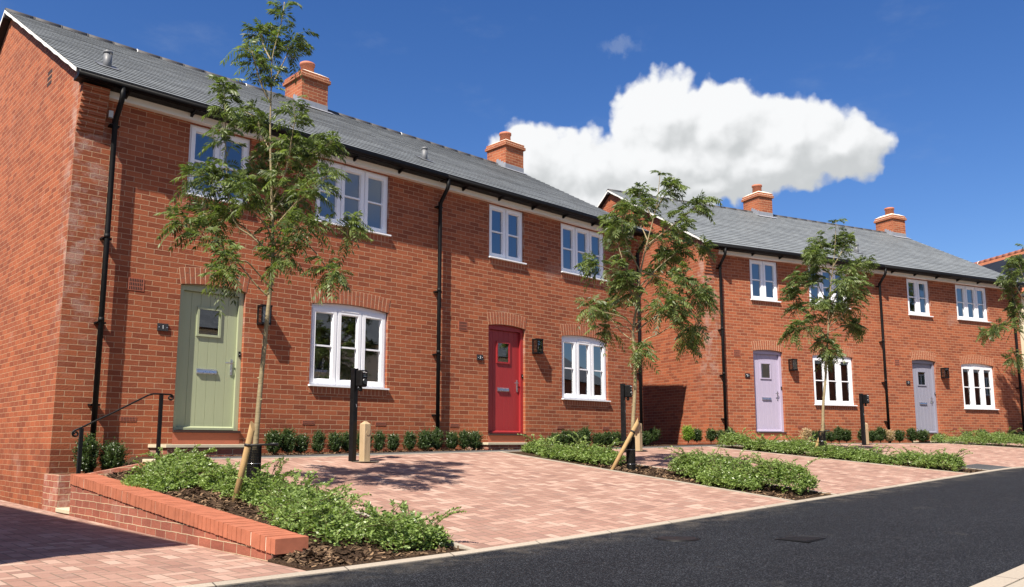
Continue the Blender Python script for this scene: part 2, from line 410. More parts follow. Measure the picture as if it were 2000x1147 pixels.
def glass_mat():
    t = NT('window glass')
    fr = t.n('Fresnel', i_IOR=2.05)
    tr = t.n('BsdfTransparent'); t.set(tr, 'Color', C(.72, .75, .76))
    gl = t.n('BsdfGlossy'); t.set(gl, 'Roughness', 0.0); t.set(gl, 'Color', C(.95, .97, 1))
    tc = t.n('TexCoord').outputs['Object']; w = t.noise(tc, 1.3, 1, .5)
    b = t.n('Bump', i_Strength=.03, i_Distance=.02); t.set(b, 'Height', w); t.set(gl, 'Normal', b.outputs[0])
    m = t.n('MixShader'); t.set(m, '0', t.math('MULTIPLY', fr.outputs[0], 1.95, clamp=True)); t.t.links.new(tr.outputs[0], m.inputs[1]); t.t.links.new(gl.outputs[0], m.inputs[2])
    t.t.links.new(m.outputs[0], t.out.inputs[0]); return t.mat
M['glass'] = glass_mat()
def bollard_mat():
    t = NT('bollard oak'); tc = t.n('TexCoord').outputs['Object']
    mp = t.n('Mapping'); t.set(mp, 'Vector', tc); mp.inputs['Scale'].default_value = (30, 30, 2.5); g = t.noise(mp.outputs[0], 1.0, 5, .7)
    bg = t.noise(tc, 5, 3, .6)
    c = t.mix(g, C(.26, .18, .10), C(.52, .40, .255)); c = t.mix(.4, c, t.mix(bg, C(.5, .5, .5), C(1.4, 1.4, 1.4)), 'MULTIPLY')
    t.bsdf(c, .8, spec=.2, bump=g, bstr=.5, bdist=.004); return t.mat
M['bollard'] = bollard_mat()
# ------------------------------------------------------------------ houses (local x = along facade, y = away from the road, z up)
D, ZR, KS = 8.438, 7.476, .5759
EZ = 4.89; EN = .27
def rooftop(y):            # top of the slates above local y
    return ZR-KS*abs(y-D/2)
def arch_z(o, x):
    xa, xb, za, zb, rise = o[:5]
    h = (xb-xa)/2; return zb+rise*max(0, 1-((x-(xa+xb)/2)/h)**2)
def front_wall(mb, x0, x1, z0, z1, ops, depth=.13):
    xs = {x0, x1}
    for o in ops:
        xs |= {o[0], o[1]}
        if o[4] > 0: xs |= {o[0]+(o[1]-o[0])*k/10 for k in range(1, 10)}
    xs = sorted(x for x in xs if x0-1e-6 <= x <= x1+1e-6)
    for a, b in zip(xs, xs[1:]):
        if b-a < 1e-5: continue
        m = (a+b)/2; cur_a = cur_b = z0
        for o in sorted((o for o in ops if o[0] < m < o[1]), key=lambda o: o[2]):
            mb.face([(a, 0, cur_a), (b, 0, cur_b), (b, 0, o[2]), (a, 0, o[2])])
            cur_a, cur_b = arch_z(o, a), arch_z(o, b)
            mb.face([(a, 0, cur_a), (a, depth, cur_a), (b, depth, cur_b), (b, 0, cur_b)])
        mb.face([(a, 0, cur_a), (b, 0, cur_b), (b, 0, z1), (a, 0, z1)])
    for xa, xb, za, zb, r in (o[:5] for o in ops):
        mb.face([(xa, 0, za), (xa, depth, za), (xa, depth, zb), (xa, 0, zb)])
        mb.face([(xb, depth, za), (xb, 0, za), (xb, 0, zb), (xb, depth, zb)])
        mb.face([(xa, 0, za), (xb, 0, za), (xb, depth, za), (xa, depth, za)])

def text_mesh(name, s, size, mat, parent, loc, rot=(math.pi/2, 0, 0), ext=.001):
    cu = bpy.data.curves.new(name, 'FONT'); cu.body = s; cu.size = size; cu.align_x = 'CENTER'; cu.align_y = 'CENTER'; cu.extrude = ext
    o = bpy.data.objects.new(name, cu); COL.objects.link(o)
    dg = bpy.context.evaluated_depsgraph_get(); dg.update()
    me = bpy.data.meshes.new_from_object(o.evaluated_get(dg)); me.name = name
    bpy.data.objects.remove(o); me.materials.clear(); me.materials.append(mat)
    r = bpy.data.objects.new(name, me); r.location = loc; r.rotation_euler = rot
    return link(r, parent)

def house(F, s0, s1, first, last, numeral, door_i, dx, zx, gx, vx, pipes, chim, vents, vent_air, weeps, base, label, group, corb_l, corb_r, step):
    zb = -.2
    root = empty('brick_house', W(s0, 0, zb+F['dz'], F), F['a'])
    tag(root, label, 'house', group)
    off = (s0, 0, zb)
    B = lambda mb, name, mat, par=root, **k: mb.build(name, mat, par, off, **k)
    dz0, dz1, gz0, gz1, wz0, wz1 = .186, 2.256, .93, 2.225, 3.60, 4.665
    top = rooftop(0)-.07
    ops = [(dx[0], dx[1], -.01, dz1, .04), (gx[0], gx[1], gz0-.03, gz1, .055), (zx[0], zx[1], wz0-.03, wz1, 0), (vx[0], vx[1], wz0-.03, wz1, 0)]
    # ---- walls
    mb = MB(); front_wall(mb, s0, s1, base, top, ops)
    bk = D
    mb.face([(s1, bk, base), (s0, bk, base), (s0, bk, top), (s1, bk, top)])
    for flag, x in ((first, s0), (last, s1)):
        if flag:
            pts = [(x, 0, base), (x, bk, base), (x, bk, top), (x, bk/2, ZR-.07), (x, 0, top)]
            if x == s0: pts = [(x, 0, base), (x, 0, top), (x, bk/2, ZR-.07), (x, bk, top), (x, bk, base)]
            mb.face(pts)
    wall = B(mb, 'wall', M['brick'])
    # ---- brick corbels carrying the eaves at the gable ends
    for flag, x0, x1 in ((corb_l, s0, s0+.34), (corb_r, s1-.34, s1)):
        if not flag: continue
        mb = MB()
        for k in range(8):
            z = 4.155+k*.075
            mb.box((x0, -.024*(k+1), z), (x1, .0, z+.0745), skip='+y')
        B(mb, 'corbel', M['brick_clean'])
    # ---- roof
    ov0 = .117 if first else 0; ov1 = .117 if last else 0
    xa, xb = s0-ov0, s1+ov1
    sl = math.hypot(1, KS); L = (D/2+EN)*sl; nc = 26; mb = MB()
    def rp(x, t, lift): # t: slope distance from the eaves
        y = -EN+t/sl; return (x, y-lift*KS/sl, rooftop(y)+lift/sl)
    for i in range(nc):
        t0, t1 = L*i/nc, L*(i+1)/nc; u0, u1 = i*.2, (i+1)*.2
        nx = max(1, int((xb-xa)/.9)); ph = [(rng.random()-.5)*.004 for _ in range(nx+1)]
        for k in range(nx):
            p, q = xa+(xb-xa)*k/nx, xa+(xb-xa)*(k+1)/nx
            l0, l1 = .012+ph[k], .012+ph[k+1]
            mb.face([rp(p, t0, l0), rp(q, t0, l1), rp(q, t1, .002), rp(p, t1, .002)], uv=[(p, u0+.0045), (q, u0+.0045), (q, u1-.0045), (p, u1-.0045)])
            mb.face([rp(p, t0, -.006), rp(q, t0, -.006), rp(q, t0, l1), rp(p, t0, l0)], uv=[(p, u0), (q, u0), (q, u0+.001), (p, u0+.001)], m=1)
    y1 = D+EN
    mb.face([(xb, y1, rooftop(y1)), (xa, y1, rooftop(y1)), (xa, D/2, ZR), (xb, D/2, ZR)], uv=[(0, 0), (xb-xa, 0), (xb-xa, L), (0, L)])
    lo = .055
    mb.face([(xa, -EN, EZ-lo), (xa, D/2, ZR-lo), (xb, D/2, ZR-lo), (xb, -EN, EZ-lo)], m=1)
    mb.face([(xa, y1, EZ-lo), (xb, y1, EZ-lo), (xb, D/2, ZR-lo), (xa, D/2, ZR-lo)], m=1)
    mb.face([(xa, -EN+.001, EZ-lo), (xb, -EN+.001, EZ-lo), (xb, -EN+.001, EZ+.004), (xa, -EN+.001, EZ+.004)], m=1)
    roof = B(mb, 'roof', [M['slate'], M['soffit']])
    for flag, x, sg in ((first, xa, -1), (last, xb, 1)):
        if not flag: continue
        mb = MB()
        n = 24
        for side in (0, 1):
            for k in range(n):
                ya = -EN+(D/2+EN)*k/n; yb = -EN+(D/2+EN)*(k+1)/n
                ja = .05+.008*math.sin(k*2.3+x); jb = .05+.008*math.sin((k+1)*2.3+x)
                if side: ya, yb = D-ya, D-yb
                za, zb_ = rooftop(ya), rooftop(yb)
                xo = x+sg*.004; xi = x-sg*.09
                P = [(xo, ya, za-ja), (xo, yb, zb_-jb), (xo, yb, zb_+.004), (xo, ya, za+.004)]
                mb.face(P if (sg > 0) != bool(side) else P[::-1])
                Q = [(xo, ya, za-ja), (xi, ya, za-ja), (xi, yb, zb_-jb), (xo, yb, zb_-jb)]
                mb.face(Q)
        B(mb, 'verge', M['verge'], roof)
    mb = MB(); x = xa
    while x < xb-.05:
        e = min(x+.445, xb); mb.ring([(x, D/2, ZR-.045), (e, D/2, ZR-.045)], .085+.0015*rng.random(), 12)
        mb.ring([(e-.012, D/2, ZR-.045), (min(e+.012, xb), D/2, ZR-.045)], .0885, 12, m=1 if rng.random() < .10 else 0); x = e
    B(mb, 'ridge', [M['ridge'], M['verge']], roof)
    for vs, vn in vents:
        mb = MB(); z = rooftop(-vn)
        mb.ring([(vs, -vn, z-.08), (vs, -vn, z+.23)], .058, 14); mb.ring([(vs, -vn, z+.2), (vs, -vn, z+.235), (vs, -vn, z+.255)], [.066, .066, .03], 14)
        w, h = .15, .16
        mb.face([rp(vs-w, (EN-vn)*sl-h, .02), rp(vs+w, (EN-vn)*sl-h, .02), rp(vs+w, (EN-vn)*sl+h, .02), rp(vs-w, (EN-vn)*sl+h, .02)])
        B(mb, 'roof_vent', M['vent'], roof)
    # ---- fascia, gutter, downpipes
    fa = s0+(.36 if corb_l else 0); fb = s1-(.36 if corb_r else 0)
    mb = MB(); mb.box((fa, -.10, 4.675), (fb, .02, 4.85)); B(mb, 'fascia', M['fascia'], bevel=.006 if first else 0)
    mb = MB()
    mb.ring([(xa+.01, -.325, 4.815), (xb-.01*(1 if last else -1), -.325, 4.815)], .048, 12)
    mb.box((xa+.02, -.37, 4.80), (xb, -.262, 4.845))
    mb.box((xa+.02, -.28, 4.772), (xb-.02, -.10, 4.80))
    x = s0+.55
    while x < s1-.2:
        mb.face([(x, -.36, 4.80), (x, -.10, 4.80), (x, -.10, 4.715)]); mb.face([(x+.035, -.36, 4.80), (x+.035, -.10, 4.715), (x+.035, -.10, 4.80)])
        mb.face([(x, -.36, 4.80), (x, -.10, 4.715), (x+.035, -.10, 4.715), (x+.035, -.36, 4.80)]); x += .93
    B(mb, 'gutter', M['black'])
    for ps, pb in pipes:
        mb = MB(); r = .036
        mb.ring([(ps, -.325, 4.78), (ps, -.325, 4.66), (ps, -.30, 4.60), (ps, -.13, 4.40), (ps, -.10, 4.34), (ps, -.10, 2.9), (ps, -.10, pb)], r, 12)
        for z in (4.36, 2.75, 1.62): mb.ring([(ps, -.10, z-.03), (ps, -.10, z+.03)], r+.004, 12)
        for z in (4.3, 2.72, 1.58, .5): mb.box((ps-.062, -.10, z-.012), (ps+.062, -.002, z+.012)); mb.ring([(ps-.062, -.10, z), (ps-.05, -.115, z)], .012, 6)
        B(mb, 'downpipe', M['black'])
    # ---- brick arches and sill courses
    for o in ops[:2]:
        xa_, xb_, rise = o[0], o[1], o[4]; w = xb_-xa_; zs = o[3]
        Rr = (w*w/4+rise*rise)/(2*rise); cx, cz = (xa_+xb_)/2, zs+rise-Rr
        A = math.asin((w/2+.005)/Rr); nb = max(8, int(round(2*A*(Rr+.14)/.077))); H = .24; mb = MB()
        pt = lambda a, r, y: (cx+r*math.sin(a), y, cz+r*math.cos(a))
        for k in range(nb):
            a0 = -A+2*A*k/nb; a1 = -A+2*A*(k+1)/nb
            mb.face([pt(a0, Rr, -.003), pt(a1, Rr, -.003), pt(a1, Rr+H, -.003), pt(a0, Rr+H, -.003)], m=1)
            g = (a1-a0)*.10; cut = .155 if k % 2 else .085
            for r0, r1 in ((.004, cut-.005), (cut+.005, H-.004)):
                q = [(a0+g, Rr+r0), (a1-g, Rr+r0), (a1-g, Rr+r1), (a0+g, Rr+r1)]
                f = -.0055-.002*rng.random()
                mb.hexa([pt(q[0][0], q[0][1], 0), pt(q[1][0], q[1][1], 0), pt(q[1][0], q[1][1], f), pt(q[0][0], q[0][1], f)],
                        [pt(q[3][0], q[3][1], 0), pt(q[2][0], q[2][1], 0), pt(q[2][0], q[2][1], f), pt(q[3][0], q[3][1], f)])
        B(mb, 'brick_arch', [M['arch_brick'], M['mortar']])
    # ---- interior lining seen through the panes
    mb = MB()
    for o in ops[1:]:
        x0, x1, z0, z1 = o[0]-.25, o[1]+.25, o[2]-.7, max(o[3], o[2])+.25
        if o[2] > 3: z1 = 4.80
        ya, yb = .14, 2.6
        mb.face([(x0, yb, z0), (x1, yb, z0), (x1, yb, z1), (x0, yb, z1)]); mb.face([(x0, ya, z0), (x0, yb, z0), (x0, yb, z1), (x0, ya, z1)])
        mb.face([(x1, yb, z0), (x1, ya, z0), (x1, ya, z1), (x1, yb, z1)]); mb.face([(x0, ya, z1), (x0, yb, z1), (x1, yb, z1), (x1, ya, z1)])
        mb.face([(x0, yb, z0), (x0, ya, z0), (x1, ya, z0), (x1, yb, z0)], m=1)
        for a, b in ((x0, o[0]-.01), (o[1]+.01, x1)): mb.face([(a, ya, z0), (a, ya, z1), (b, ya, z1), (b, ya, z0)])
    B(mb, 'room_lining', [M['interior'], M['interior_floor']])
    # ---- windows
    def window(o, nc_, flat, lab=None):
        x0, x1, z0, z1, rise = o[0]+.004, o[1]-.004, o[2]+.03, o[3], o[4]
        ztop = z1-.01 if rise else z1
        if flat is not None: ztop = flat
        y0, y1 = .05, .125; fr = MB()
        fr.box((x0, y0, z0), (x0+.05, y1, ztop)); fr.box((x1-.05, y0, z0), (x1, y1, ztop))
        fr.box((x0+.05, y0, z0), (x1-.05, y1, z0+.05)); fr.box((x0+.05, y0, ztop-.05), (x1-.05, y1, ztop))
        cw = (x1-x0-.05)/nc_; pane = MB()
        for k in range(nc_):
            a = x0+.025+cw*k+.012; b = x0+.025+cw*(k+1)-.012
            if k: fr.box((a-.036, y0+.004, z0+.05), (a+.012, y1, ztop-.05))
            c, d = z0+.03, ztop-.03; t = .062; ys = y0-.016
            # sash with a sloping inner bead
            fr.box((a, ys, c), (a+t, y1-.01, d)); fr.box((b-t, ys, c), (b, y1-.01, d)); fr.box((a+t, ys, c), (b-t, y1-.01, c+t)); fr.box((a+t, ys, d-t), (b-t, y1-.01, d))
            p, q, r_, s_ = a+t, b-t, c+t, d-t; e = .014; yi = y0+.03
            for Q in ([(p, ys, r_), (q, ys, r_), (q-e, yi, r_+e), (p+e, yi, r_+e)], [(q, ys, s_), (p, ys, s_), (p+e, yi, s_-e), (q-e, yi, s_-e)],
                      [(p, ys, s_), (p, ys, r_), (p+e, yi, r_+e), (p+e, yi, s_-e)], [(q, ys, r_), (q, ys, s_), (q-e, yi, s_-e), (q-e, yi, r_+e)]): fr.face(Q)
            zm = (r_+s_)/2
            fr.box((p, ys+.014, zm-.013), (q, yi+.012, zm+.013))
            pane.face([(p+.002, yi-.004, r_+.002), (q-.002, yi-.004, r_+.002), (q-.002, yi-.004, s_-.002), (p+.002, yi-.004, s_-.002)])
        if nc_ == 3:
            xm = (x0+x1)/2; fr.box((xm-.17, y0-.022, ztop-.045), (xm+.17, y0-.005, ztop-.020))
        if rise:
            n = 10
            for k in range(n):
                a = o[0]+(o[1]-o[0])*k/n; b = o[0]+(o[1]-o[0])*(k+1)/n
                fr.face([(a, y0+.012, ztop-.002), (b, y0+.012, ztop-.002), (b, y0+.012, arch_z(o, b)), (a, y0+.012, arch_z(o, a))])
        w = B(fr, 'window', M['upvc'])
        B(pane, 'pane', M['glass'], w)
        si = MB(); si.hexa([(o[0]-.018, -.06, z0-.03), (o[1]+.018, -.06, z0-.03), (o[1]+.018, .1, z0-.03), (o[0]-.018, .1, z0-.03)],
                           [(o[0]-.018, -.06, z0-.006), (o[1]+.018, -.06, z0-.006), (o[1]+.018, .1, z0+.004), (o[0]-.018, .1, z0+.004)])
        B(si, 'sill', M['upvc'], w)
        co = MB(); zc = z0-.032
        co.face([(o[0], -.003, zc-.108), (o[1], -.003, zc-.108), (o[1], -.003, zc), (o[0], -.003, zc)], m=1)
        nb = int((o[1]-o[0])/.076); bw = (o[1]-o[0])/nb
        for k in range(nb):
            co.box((o[0]+bw*k+.005, -.0055, zc-.103), (o[0]+bw*(k+1)-.005, 0, zc-.005), skip='+y')
        B(co, 'sill_course', [M['arch_brick'], M['mortar']], w)
    window(ops[1], 3, 2.20); window(ops[2], 2, None); window(ops[3], 3, None)
    # ---- door
    colname, dm = DOORS[door_i]
    o = ops[0]; a, b = o[0]+.003, o[1]-.003; leaf = MB(); fw = .068; yl = .112
    la, lb, lz0, lz1 = a+fw+.003, b-fw-.003, dz0+.008, dz1-.072
    wa, wb, wz_0, wz_1 = a+.325*(b-a), a+.655*(b-a), 1.565, 1.955
    nb = 6; bw = (lb-la)/nb
    for k in range(nb):
        p, q = la+bw*k, la+bw*(k+1); g = .0035
        for zlo, zhi in ((lz0, wz_0), (wz_0, wz_1), (wz_1, lz1)):
            if zlo == wz_0:
                if p >= wa-1e-6 and q <= wb+1e-6: continue
                pp, qq = (p, min(q, wa)) if p < wa else (max(p, wb), q)
                if qq-pp < .004: continue
            else: pp, qq = p, q
            gl = g if pp == p and k else 0; gr = g if qq == q and k < nb-1 else 0
            leaf.face([(pp+gl, yl, zlo), (qq-gr, yl, zlo), (qq-gr, yl, zhi), (pp+gl, yl, zhi)])
            if gl: leaf.face([(pp, yl+.006, zlo), (pp+gl, yl, zlo), (pp+gl, yl, zhi), (pp, yl+.006, zhi)])
            if gr: leaf.face([(qq-gr, yl, zlo), (qq, yl+.006, zlo), (qq, yl+.006, zhi), (qq-gr, yl, zhi)])
    # glazing bead and weather bar
    for Q in (((wa-.02, yl-.022, wz_0-.02), (wb+.02, yl, wz_0+.012)), ((wa-.02, yl-.022, wz_1-.012), (wb+.02, yl, wz_1+.02)),
              ((wa-.02, yl-.022, wz_0+.012), (wa+.012, yl, wz_1-.012)), ((wb-.012, yl-.022, wz_0+.012), (wb+.02, yl, wz_1-.012))): leaf.box(*Q)
    leaf.hexa([(la, yl-.045, lz0), (lb, yl-.045, lz0), (lb, yl, lz0), (la, yl, lz0)], [(la, yl-.045, lz0+.03), (lb, yl-.045, lz0+.03), (lb, yl, lz0+.05), (la, yl, lz0+.05)])
    door = B(leaf, 'door', dm); door['label'] = colname+' front door'
    fr = MB()
    fr.box((a, .06, dz0), (a+fw, .15, dz1-.066)); fr.box((b-fw, .06, dz0), (b, .15, dz1-.066)); fr.box((a, .06, dz1-.066), (b, .15, dz1))
    for k in range(10):
        p = o[0]+(o[1]-o[0])*k/10; q = o[0]+(o[1]-o[0])*(k+1)/10
        fr.face([(p, .07, dz1-.003), (q, .07, dz1-.003), (q, .07, arch_z(o, q)), (p, .07, arch_z(o, p))])
    B(fr, 'door_frame', dm, door)
    pn = MB(); pn.face([(wa+.01, yl-.004, wz_0+.01), (wb-.01, yl-.004, wz_0+.01), (wb-.01, yl-.004, wz_1-.01), (wa+.01, yl-.004, wz_1-.01)])
    pn.box((wa, yl+.012, wz_0), (wb, yl+.03, wz_1), m=1)
    B(pn, 'door_pane', [M['glass'], M['void']], door)
    lt = MB(); xm0, xm1 = a+.335*(b-a), a+.645*(b-a)
    lt.box((xm0, yl-.012, 1.0), (xm1, yl, 1.075)); lt.hexa([(xm0+.006, yl-.032, 1.012), (xm1-.006, yl-.032, 1.012), (xm1-.006, yl-.012, 1.006), (xm0+.006, yl-.012, 1.006)],
                                                         [(xm0+.006, yl-.026, 1.055), (xm1-.006, yl-.026, 1.055), (xm1-.006, yl-.012, 1.069), (xm0+.006, yl-.012, 1.069)])
    B(lt, 'letterbox', M['steel'], door, bevel=.003)
    hd = MB(); xh = lb-.055
    hd.box((xh-.017, yl-.012, 1.0), (xh+.017, yl, 1.24)); hd.ring([(xh, yl-.01, 1.18), (xh, yl-.055, 1.18), (xh-.015, yl-.06, 1.18), (xh-.12, yl-.06, 1.178)], .0095, 8)
    hd.ring([(xh, yl-.013, 1.06), (xh, yl-.02, 1.06)], .011, 8)
    B(hd, 'door_handle', M['steel'], door, bevel=.002)
    th = MB(); th.box((o[0]+.002, -.035, dz0-.032), (o[1]-.002, .14, dz0)); B(th, 'threshold', M['void'], door)
    tb = MB(); tb.box((o[0]+.002, -.004, -.012), (o[1]-.002, .13, dz0-.034)); B(tb, 'threshold_block', M['airbrick'], door)
    be = MB(); be.box((b-.045, .045, 1.28), (b-.015, .06, 1.36)); be.ring([(b-.03, .046, 1.32), (b-.03, .038, 1.32)], .009, 8, m=1); B(be, 'doorbell', [M['black'], M['steel']], root)
    # ---- doorstep
    st = MB(); x0, x1, zt, dep = step
    st.box((x0+.03, -dep+.03, base+.1), (x1-.03, -.002, zt-.045)); st2 = MB(); st2.box((x0, -dep, zt-.045), (x1, -.0015, zt))
    so = B(st, 'doorstep', M['brick_wall']); B(st2, 'step_slab', M['stone'], so, bevel=.006)
    # ---- lantern, number plate, vents
    la0 = o[1]+.19; la1 = la0+.16; lz = 1.78; H = .30; ln = MB(); g = .016
    ln.box((la0, -.02, lz), (la1, -.002, lz+H)); ln.box((la0-.008, -.168, lz+H-.03), (la1+.008, -.02, lz+H)); ln.box((la0, -.16, lz), (la1, -.02, lz+.03))
    for xx in (la0, la1-g):
        for yy in (-.16, -.036): ln.box((xx, yy, lz+.03), (xx+g, yy+g, lz+H-.03))
    lam = B(ln, 'wall_lantern', M['black_metal'], bevel=.002)
    lg = MB(); lg.face([(la0+g, -.152, lz+.03), (la1-g, -.152, lz+.03), (la1-g, -.152, lz+H-.03), (la0+g, -.152, lz+H-.03)])
    lg.face([(la0+.007, -.036, lz+.03), (la0+.007, -.144, lz+.03), (la0+.007, -.144, lz+H-.03), (la0+.007, -.036, lz+H-.03)])
    lg.face([(la1-.007, -.144, lz+.03), (la1-.007, -.036, lz+.03), (la1-.007, -.036, lz+H-.03), (la1-.007, -.144, lz+H-.03)]); B(lg, 'lantern_glass', M['glass'], lam)
    bu = MB(); xm = (la0+la1)/2; bu.ring([(xm, -.09, lz+.10), (xm, -.09, lz+.14), (xm, -.09, lz+.18), (xm, -.09, lz+.22)], [.012, .026, .026, .012], 10); bu.ring([(xm, -.09, lz+.21), (xm, -.09, lz+H-.03)], .016, 8, m=1)
    B(bu, 'bulb', [M['upvc'], M['black']], lam)
    nx = o[0]-.225; npl = MB(); npl.box((nx-.075, -.022, 1.555), (nx+.075, -.002, 1.66)); nob = B(npl, 'number_plate', M['dial'], bevel=.003)
    tx = text_mesh('numeral', numeral, .075, M['white_paint'], nob, (nx-s0, -.0235, 1.607-zb))
    for q in (-.055, .055):
        sc = MB(); sc.ring([(nx+q, -.021, 1.607), (nx+q, -.026, 1.607)], .008, 8); B(sc, 'fixing_screw', M['steel'], nob)
    va = MB(); x0, x1, z0, z1 = vent_air[0], vent_air[0]+.215, 2.08, 2.295-.05+.01
    va.box((x0, -.006, z0), (x1, -.001, z1)); va_d = 8
    for r_ in range(3):
        for c_ in range(va_d):
            xx = x0+.018+c_*(x1-x0-.03)/va_d; zz = z0+.012+r_*(z1-z0-.012)/3
            va.box((xx, -.0075, zz), (xx+.013, -.0062, zz+.042), m=1)
    B(va, 'air_vent', [M['airbrick'], M['void']])
    for wx in weeps:
        va = MB(); va.box((wx, -.006, .295), (wx+.215, -.001, .36))
        for r_ in range(2):
            for c_ in range(10): va.box((wx+.012+c_*.0198, -.0075, .305+r_*.026), (wx+.022+c_*.0198, -.0062, .322+r_*.026), m=1)
        B(va, 'air_brick', [M['airbrick'], M['void']])
    if first and F is F1:
        jb = MB(); jb.box((s0+.385, -.05, 4.42), (s0+.445, -.002, 4.52)); B(jb, 'sensor_box', M['fascia'], bevel=.004)
        gv = MB()
        for k in range(3): gv.box((-.002, 1.36, 5.24+k*.09), (.001, 1.58, 5.30+k*.09))
        B(gv, 'gable_vent', M['void'])
    # ---- chimney
    c0, c1 = chim; ca, cb = 3.86, 4.60; mb = MB()
    mb.box((c0, ca, rooftop(ca)-.2), (c1, cb, 8.05), skip='-z')
    mb.box((c0-.045, ca-.045, 7.925), (c1+.045, cb+.045, 8.0)); mb.box((c0-.018, ca-.018, 8.0005), (c1+.018, cb+.018, 8.075))
    ch = B(mb, 'chimney', M['brick_clean'], bevel=.004)
    mb = MB(); e = .016
    mb.hexa([(c0-e, ca-e, 8.076), (c1+e, ca-e, 8.076), (c1+e, cb+e, 8.076), (c0-e, cb+e, 8.076)], [(c0+.12, ca+.12, 8.16), (c1-.12, ca+.12, 8.16), (c1-.12, cb-.12, 8.16), (c0+.12, cb-.12, 8.16)])
    mb.hexa([(c0-.043, ca-.043, 8.0), (c1+.043, ca-.043, 8.0), (c1+.043, cb+.043, 8.0), (c0-.043, cb+.043, 8.0)], [(c0-.019, ca-.019, 8.014), (c1+.019, ca-.019, 8.014), (c1+.019, cb+.019, 8.014), (c0-.019, cb+.019, 8.014)])
    B(mb, 'chimney_cap', M['mortar_pale'], ch)
    mb = MB(); pc = ((c0+c1)/2, (ca+cb)/2)
    mb.ring([(*pc, 8.10), (*pc, 8.37), (*pc, 8.38), (*pc, 8.43), (*pc, 8.44), (*pc, 8.42)], [.16, .145, .17, .17, .155, .12], 20); B(mb, 'chimney_pot', M['terracotta'], ch)
    mb = MB(); q = .006
    mb.box((c0-q, ca-q, rooftop(ca)-.12), (c1+q, ca+.02, rooftop(ca)+.15))
    for xx in (c0-q, c1+q-.004):
        n = 4
        for k in range(n):
            ya, yb = ca+(D/2-ca)*k/n, ca+(D/2-ca)*(k+1)/n
            mb.box((xx, ya, rooftop(ya)-.1), (xx+.004, yb, rooftop(yb)+.13))
        mb.box((xx, D/2, ZR-.25), (xx+.004, cb, ZR+.05))
    mb.face([(c0-.1, ca-.16, rooftop(ca-.16)+.03), (c1+.1, ca-.16, rooftop(ca-.16)+.03), (c1+.1, ca, rooftop(ca)+.035), (c0-.1, ca, rooftop(ca)+.035)])
    B(mb, 'lead_flashing', M['lead'], ch)
    return root

house(F1, 0, 6.13, True, False, '1', 0, (1.527, 2.516), (1.53, 2.491), (3.638, 5.124), (3.641, 5.097), [(.46, -.37)], (5.46, 6.11), [(.54, -.68)], (.80,), (.81, 3.54, 4.91), -1.05,
      'brick house with the sage green front door, tall gable end and step rail', 'terraced brick houses', True, False, (1.2, 2.56, -.012, .62))
house(F1, 6.13, 12.26, False, True, '3', 1, (7.464, 8.453), (7.468, 8.428), (9.526, 11.01), (9.528, 10.985), [(6.165, -.1), (12.04, -.1)], (11.57, 12.24), [(6.47, -.79)], (6.71,), (6.53, 9.36, 10.8), -.6,
      'brick house with the red front door, right half of the nearer terrace', 'terraced brick houses', False, True, (6.9, 8.5, .02, .62))
house(F2, .02, 6.1, True, False, '5', 2, (1.511, 2.50), (1.5145, 2.475), (3.555, 5.04), (3.558, 5.014), [(.4546, -.1)], (5.5, 6.08), [], (.87,), (2.9, 5.2), -.6,
      'brick house with the pale lilac front door, first of the farther pair', 'terraced brick houses', True, False, (1.3, 2.75, -.03, .6))
house(F2, 6.1, 12.42, False, True, '7', 3, (7.393, 8.382), (7.397, 8.358), (9.506, 10.99), (9.509, 10.965), [(6.16, -.1), (12.05, -.1)], (11.75, 12.40), [(6.28, -.73)], (6.67,), (8.9, 10.9), -.6,
      'brick house with the grey-blue front door at the far right end', 'terraced brick houses', False, True, (7.2, 8.6, -.03, .6))
